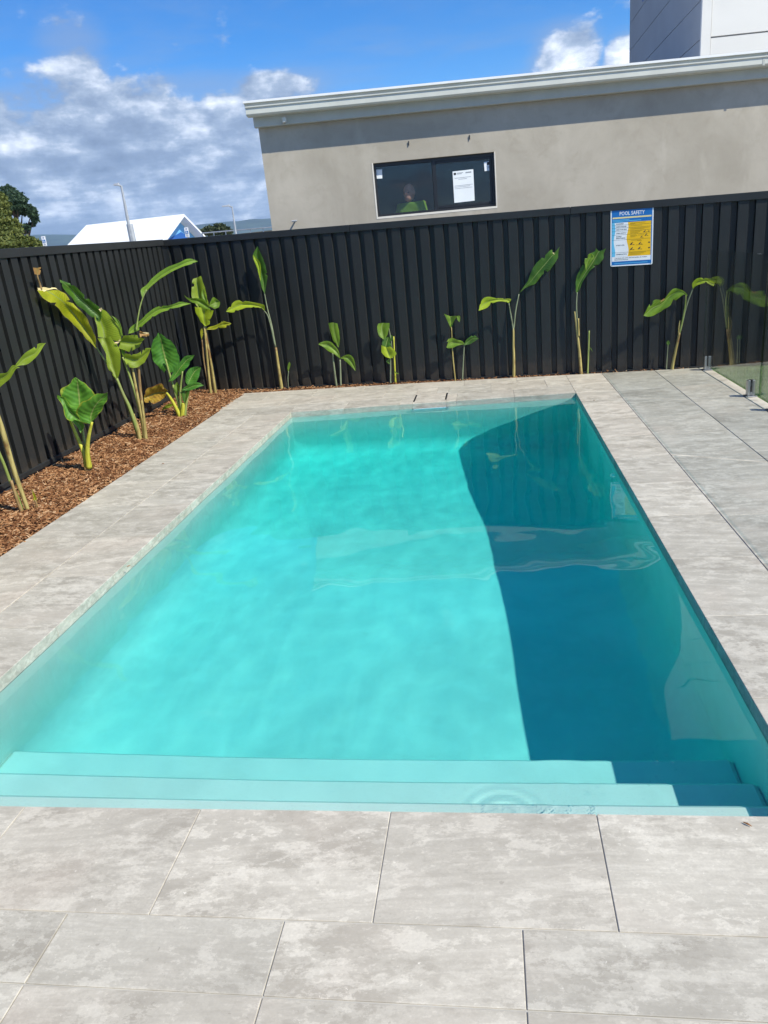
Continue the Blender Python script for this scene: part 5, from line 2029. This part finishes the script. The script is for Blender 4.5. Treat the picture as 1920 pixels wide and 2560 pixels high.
# G, H, I: seedlings
p = Plant('leafy_seedling', 'small seedling with one upright and two spreading leaves', (700, 880), Z2, group=GRP)
p.stem([(685, 880), (672, 780), (660, 680)], (0.014, 0.010), 'grey')
p.stem([(712, 880), (710, 800), (708, 730)], (0.014, 0.009), 'grey', (-0.01, -0.02))
p.leaf([((700, 655),), ((665, 615), (685, 605), (707, 600)), ((647, 550), (670, 545), (700, 540)), ((633, 508), (665, 503), (693, 510))], 'mid', (0, 0.02), 0.4, 0.004)
p.leaf([((708, 725),), ((695, 665), (690, 685), (680, 700)), ((645, 618), (645, 645), (652, 687)), ((605, 618), (612, 640), (625, 668)), ((578, 635),)], 'mid', (-0.03, -0.08), 0.3, 0.004)
p.leaf([((710, 722),), ((755, 698), (752, 718), (738, 738)), ((792, 725), (780, 745), (768, 765)), ((803, 797),)], 'mid', (-0.02, -0.06), 0.35, 0.003)
p.done()
p = Plant('leafy_seedling', 'small seedling with stacked round leaves and a tan stake-like stem', (1030, 850), Z2, group=GRP)
p.stem([(1045, 852), (1040, 740), (1035, 588)], (0.014, 0.008), 'yellow')
p.stem([(1015, 852), (1016, 770), (1015, 715)], (0.011, 0.008), 'grey', (-0.01, -0.03))
p.stem([(1030, 720), (1020, 620), (1005, 535)], (0.006, 0.005), 'grey', (0, 0), 'leaf_stalk', bury=False)
p.leaf([((975, 610),), ((947, 585), (968, 575), (1000, 572)), ((934, 535), (960, 532), (1008, 530)), ((940, 508), (970, 504), (1010, 507))], 'mid', (-0.03, -0.02), 0.35, 0.004)
p.leaf([((962, 650), (985, 655), (1010, 665)), ((966, 610), (995, 615), (1028, 612)), ((985, 595), (1005, 590), (1025, 580))], 'dark', (-0.02, 0.0), 0.3, 0.004)
p.leaf([((960, 640), (990, 655), (1015, 650)), ((962, 685), (1005, 685), (1050, 688)), ((985, 712), (1010, 710), (1040, 708)), ((1016, 724),)], 'lime', (-0.06, -0.05), 0.3, 0.004)
p.leaf([((1010, 760),), ((990, 740), (1005, 735), (1020, 730)), ((1005, 722),)], 'dark', (-0.03, -0.03), 0.3, 0.003)
p.leaf([((1072, 818),), ((1040, 800), (1045, 808), (1050, 815)), ((1035, 802),)], 'mid', (-0.03, -0.03), 0.3, 0.002)
p.done()
p = Plant('leafy_seedling', 'two-stemmed seedling with small drooping leaves right of the skimmer lid', (1430, 848), Z2, group=GRP)
p.stem([(1410, 850), (1395, 700), (1387, 530)], (0.011, 0.006), 'tan')
p.stem([(1454, 846), (1460, 730), (1465, 640)], (0.011, 0.006), 'grey')
p.leaf([((1383, 535),), ((1362, 490), (1386, 492), (1412, 480)), ((1340, 450), (1380, 466), (1438, 458))], 'mid', (0, -0.03), 0.35, 0.005)
p.leaf([((1410, 470),), ((1420, 462), (1428, 470), (1438, 462)), ((1422, 485), (1432, 485), (1440, 485)), ((1437, 502),)], 'mid', (-0.03, -0.05), 0.3, 0.002)
p.leaf([((1465, 635),), ((1442, 614), (1432, 630), (1424, 645)), ((1382, 599), (1386, 625), (1392, 660)), ((1357, 657),)], 'mid', (-0.02, -0.06), 0.3, 0.004)
p.leaf([((1463, 640),), ((1480, 605), (1490, 620), (1498, 635)), ((1520, 580), (1520, 600), (1532, 615)), ((1553, 600),)], 'dark', (-0.02, 0.0), 0.3, 0.004)
p.leaf([((1358, 618),), ((1375, 598), (1380, 606), (1385, 616)), ((1400, 612),)], 'mid', (-0.05, -0.03), 0.3, 0.003)
p.done()

# J
p = Plant('paddle_leaf_plant', 'forked paddle leaf plant with a lime leaf to the left', (456, 1470), ZF, group=GRP)
p.stem([(456, 1472), (457, 1300), (452, 1120), (452, 960)], (0.021, 0.011), 'tan')
p.stem([(452, 990), (430, 850), (402, 690)], (0.009, 0.006), 'grey', (0, -0.04), 'leaf_stalk', bury=False)
p.stem([(455, 980), (475, 780), (512, 590)], (0.010, 0.006), 'grey', (0, -0.01), 'leaf_stalk', bury=False)
p.leaf([((513, 578),), ((590, 470), (605, 490), (618, 505)), ((640, 370), (675, 410), (700, 470)), ((690, 262), (740, 330), (770, 375)), ((790, 175), (810, 250), (855, 320)), ((868, 112), (868, 180), (928, 205)), ((888, 150), (915, 140), (935, 160)), ((960, 76),)], 'dark', (-0.01, -0.03), 0.3, 0.006)
p.leaf([((405, 692),), ((422, 645), (398, 660), (384, 682)), ((340, 640), (325, 652), (322, 668)), ((255, 630), (245, 655), (240, 682)), ((165, 620), (158, 680), (168, 735)), ((105, 665), (108, 718), (115, 758)), ((70, 767),)], 'lime', (-0.04, -0.10), 0.35, 0.005)
p.leaf([((878, 140),), ((885, 160), (895, 160), (905, 150)), ((910, 185),)], 'pale', (-0.05, -0.05), 0.3, 0.003, name='torn_scar')
p.done()
# K
p = Plant('paddle_leaf_plant', 'single-leaf paddle plant left of the safety sign', (1190, 1460), ZF, group=GRP)
p.stem([(1190, 1462), (1175, 1250), (1150, 1020), (1120, 780)], (0.024, 0.009), 'tan')
p.stem([(1165, 1050), (1162, 960), (1160, 856)], (0.012, 0.009), 'tan', (-0.01, -0.01), 'cut_stalk', bury=False)
p.stem([(1152, 960), (1142, 800), (1140, 680), (1148, 570)], (0.010, 0.006), 'grey', (0, -0.01), 'leaf_stalk', bury=False)
p.leaf([((1146, 592),), ((1124, 490), (1155, 515), (1182, 510)), ((1150, 370), (1200, 425), (1225, 430)), ((1205, 285), (1250, 345), (1282, 345)), ((1232, 225), (1300, 270), (1375, 268)), ((1290, 148), (1345, 195), (1428, 210)), ((1330, 130), (1370, 150), (1440, 150)), ((1352, 85), (1390, 120), (1462, 92))], 'dark', (-0.01, -0.02), 0.35, 0.006)
p.leaf([((1250, 335),), ((1230, 265), (1255, 275), (1275, 280)), ((1238, 200), (1275, 215), (1310, 220)), ((1300, 142), (1320, 165), (1335, 205)), ((1338, 205),)], 'mid', (-0.05, -0.05), 0.3, 0.004)
p.done()
p = Plant('plant_shoot', 'thin cut green stalk right of the single-leaf plant', (1262, 1446), ZF, group=GRP)
p.stem([(1262, 1448), (1272, 1200), (1278, 990)], (0.011, 0.008), 'green')
p.leaf([((1280, 1170),), ((1290, 1180), (1300, 1190), (1305, 1185)), ((1316, 1222),)], 'mid', (-0.02, -0.02), 0.3, 0.002)
p.done()
# L
p = Plant('paddle_leaf_plant', 'leaning paddle leaf plant beside the glass fence', (556, 1190), ZG, group=GRP)
p.stem([(556, 1192), (590, 1020), (640, 790)], (0.020, 0.012), 'tan')
p.stem([(632, 830), (630, 740), (645, 650)], (0.009, 0.004), 'tan', (-0.01, -0.01), 'dry_sheath', bury=False)
p.stem([(640, 800), (680, 620), (705, 480), (713, 360)], (0.010, 0.006), 'green', (0, -0.06), 'leaf_stalk', bury=False)
p.stem([(642, 800), (695, 580), (740, 420), (795, 280)], (0.009, 0.006), 'grey', (0, -0.04), 'leaf_stalk', bury=False)
p.leaf([((720, 378),), ((727, 346), (706, 340), (694, 352)), ((645, 284), (645, 310), (640, 390)), ((545, 298), (525, 370), (515, 492)), ((458, 412), (432, 460), (405, 560)), ((352, 412), (342, 500), (335, 593)), ((282, 478), (272, 560), (285, 608)), ((218, 602),)], 'mid', (-0.06, -0.10), 0.25, 0.005)
p.leaf([((425, 440),), ((425, 425), (435, 425), (445, 420)), ((455, 400), (460, 408), (465, 415)), ((466, 392),)], 'brown', (-0.11, -0.11), 0.3, 0.002, name='torn_scar')
p.leaf([((793, 290),), ((790, 218), (812, 240), (828, 252)), ((848, 165), (860, 205), (872, 232)), ((930, 158), (936, 190), (942, 222)), ((1000, 190), (1002, 215), (1002, 245)), ((1046, 215), (1043, 235), (1036, 256))], 'lime', (-0.05, -0.10), 0.4, 0.004)
p.done()
p = Plant('plant_shoot', 'thin dark seedling left of the leaning plant by the glass', (490, 1172), ZG, group=GRP)
p.stem([(490, 1172), (498, 1050), (508, 920)], (0.006, 0.004), 'grey')
p.leaf([((508, 935),), ((490, 905), (505, 910), (530, 915)), ((510, 880),)], 'dark', (-0.02, -0.02), 0.3, 0.003)
p.done()

# ================================================================== small things
# bubbles by the water inlet, on the right of the steps
bm = bmesh.new()
for (q, r_) in (((1640, 1915), .010), ((1632, 1908), .005), ((1665, 1898), .006), ((1680, 1916), .007), ((1640, 1950), .006), ((1625, 1962), .004), ((1612, 1896), .003), ((1690, 1932), .004), ((1633, 1890), .003), ((1643, 1872), .003), ((1622, 1972), .004)):
    c = on_z(*q, ZW)
    ret = bmesh.ops.create_uvsphere(bm, u_segments=10, v_segments=6, radius=r_)
    for v in ret['verts']:
        v.co = Vector((v.co.x + c.x, v.co.y + c.y, max(v.co.z, -0.1 * r_) * 0.7 + ZW + 0.012))
me = bpy.data.meshes.new('bubbles')
bm.to_mesh(me)
bm.free()
me.materials.append(glass_mat('bubble_film', (0.97, 0.98, 0.98), 1.33))
o = bpy.data.objects.new('bubbles', me)
COL.objects.link(o)
tag(o, 'cluster of small bubbles floating at the right end of the steps', 'bubbles', kind='stuff')
# a few specks of bark on the paving
k_ = 0
for (uu, vv) in ((1485, 1002), (408, 1160), (1868, 2063), (322, 1417)):
    c = on_z(uu, vv, 0)
    b = MB()
    a_ = random.uniform(0, 3)
    dx, dy = math.cos(a_) * 0.012, math.sin(a_) * 0.012
    b.tube([(c.x - dx, c.y - dy, 0.004), (c.x, c.y, 0.006), (c.x + dx, c.y + dy, 0.004)], [0.001, 0.003, 0.001], 5)
    tag(b.build('bark_chip', M_CHIP), ('dark bark chip on the coping by the far right pool corner', 'dark bark chip on the left paving', 'thin bark chip on the near right paving', 'tiny bark chip on the left coping edge')[k_], 'bark chip', 'stray bark chips on the paving')
    k_ += 1

# ================================================================== air between here and the hills
b = MB()
b.box((-6100, -6100, -3.0), (6100, 6100, max(v[2] for v in hm.v) + 25))
m, n, out = material('haze')
pv = n.n('ShaderNodeVolumePrincipled')
pv.inputs['Color'].default_value = (0.50, 0.72, 1.0, 1)
pv.inputs['Density'].default_value = 0.00009
pv.inputs['Anisotropy'].default_value = 0.2
n.link(pv.outputs[0], out.inputs['Volume'])
hz_o = b.build('haze', m)
tag(hz_o, 'thin blue air between the yard and the hills', 'haze', kind='stuff')
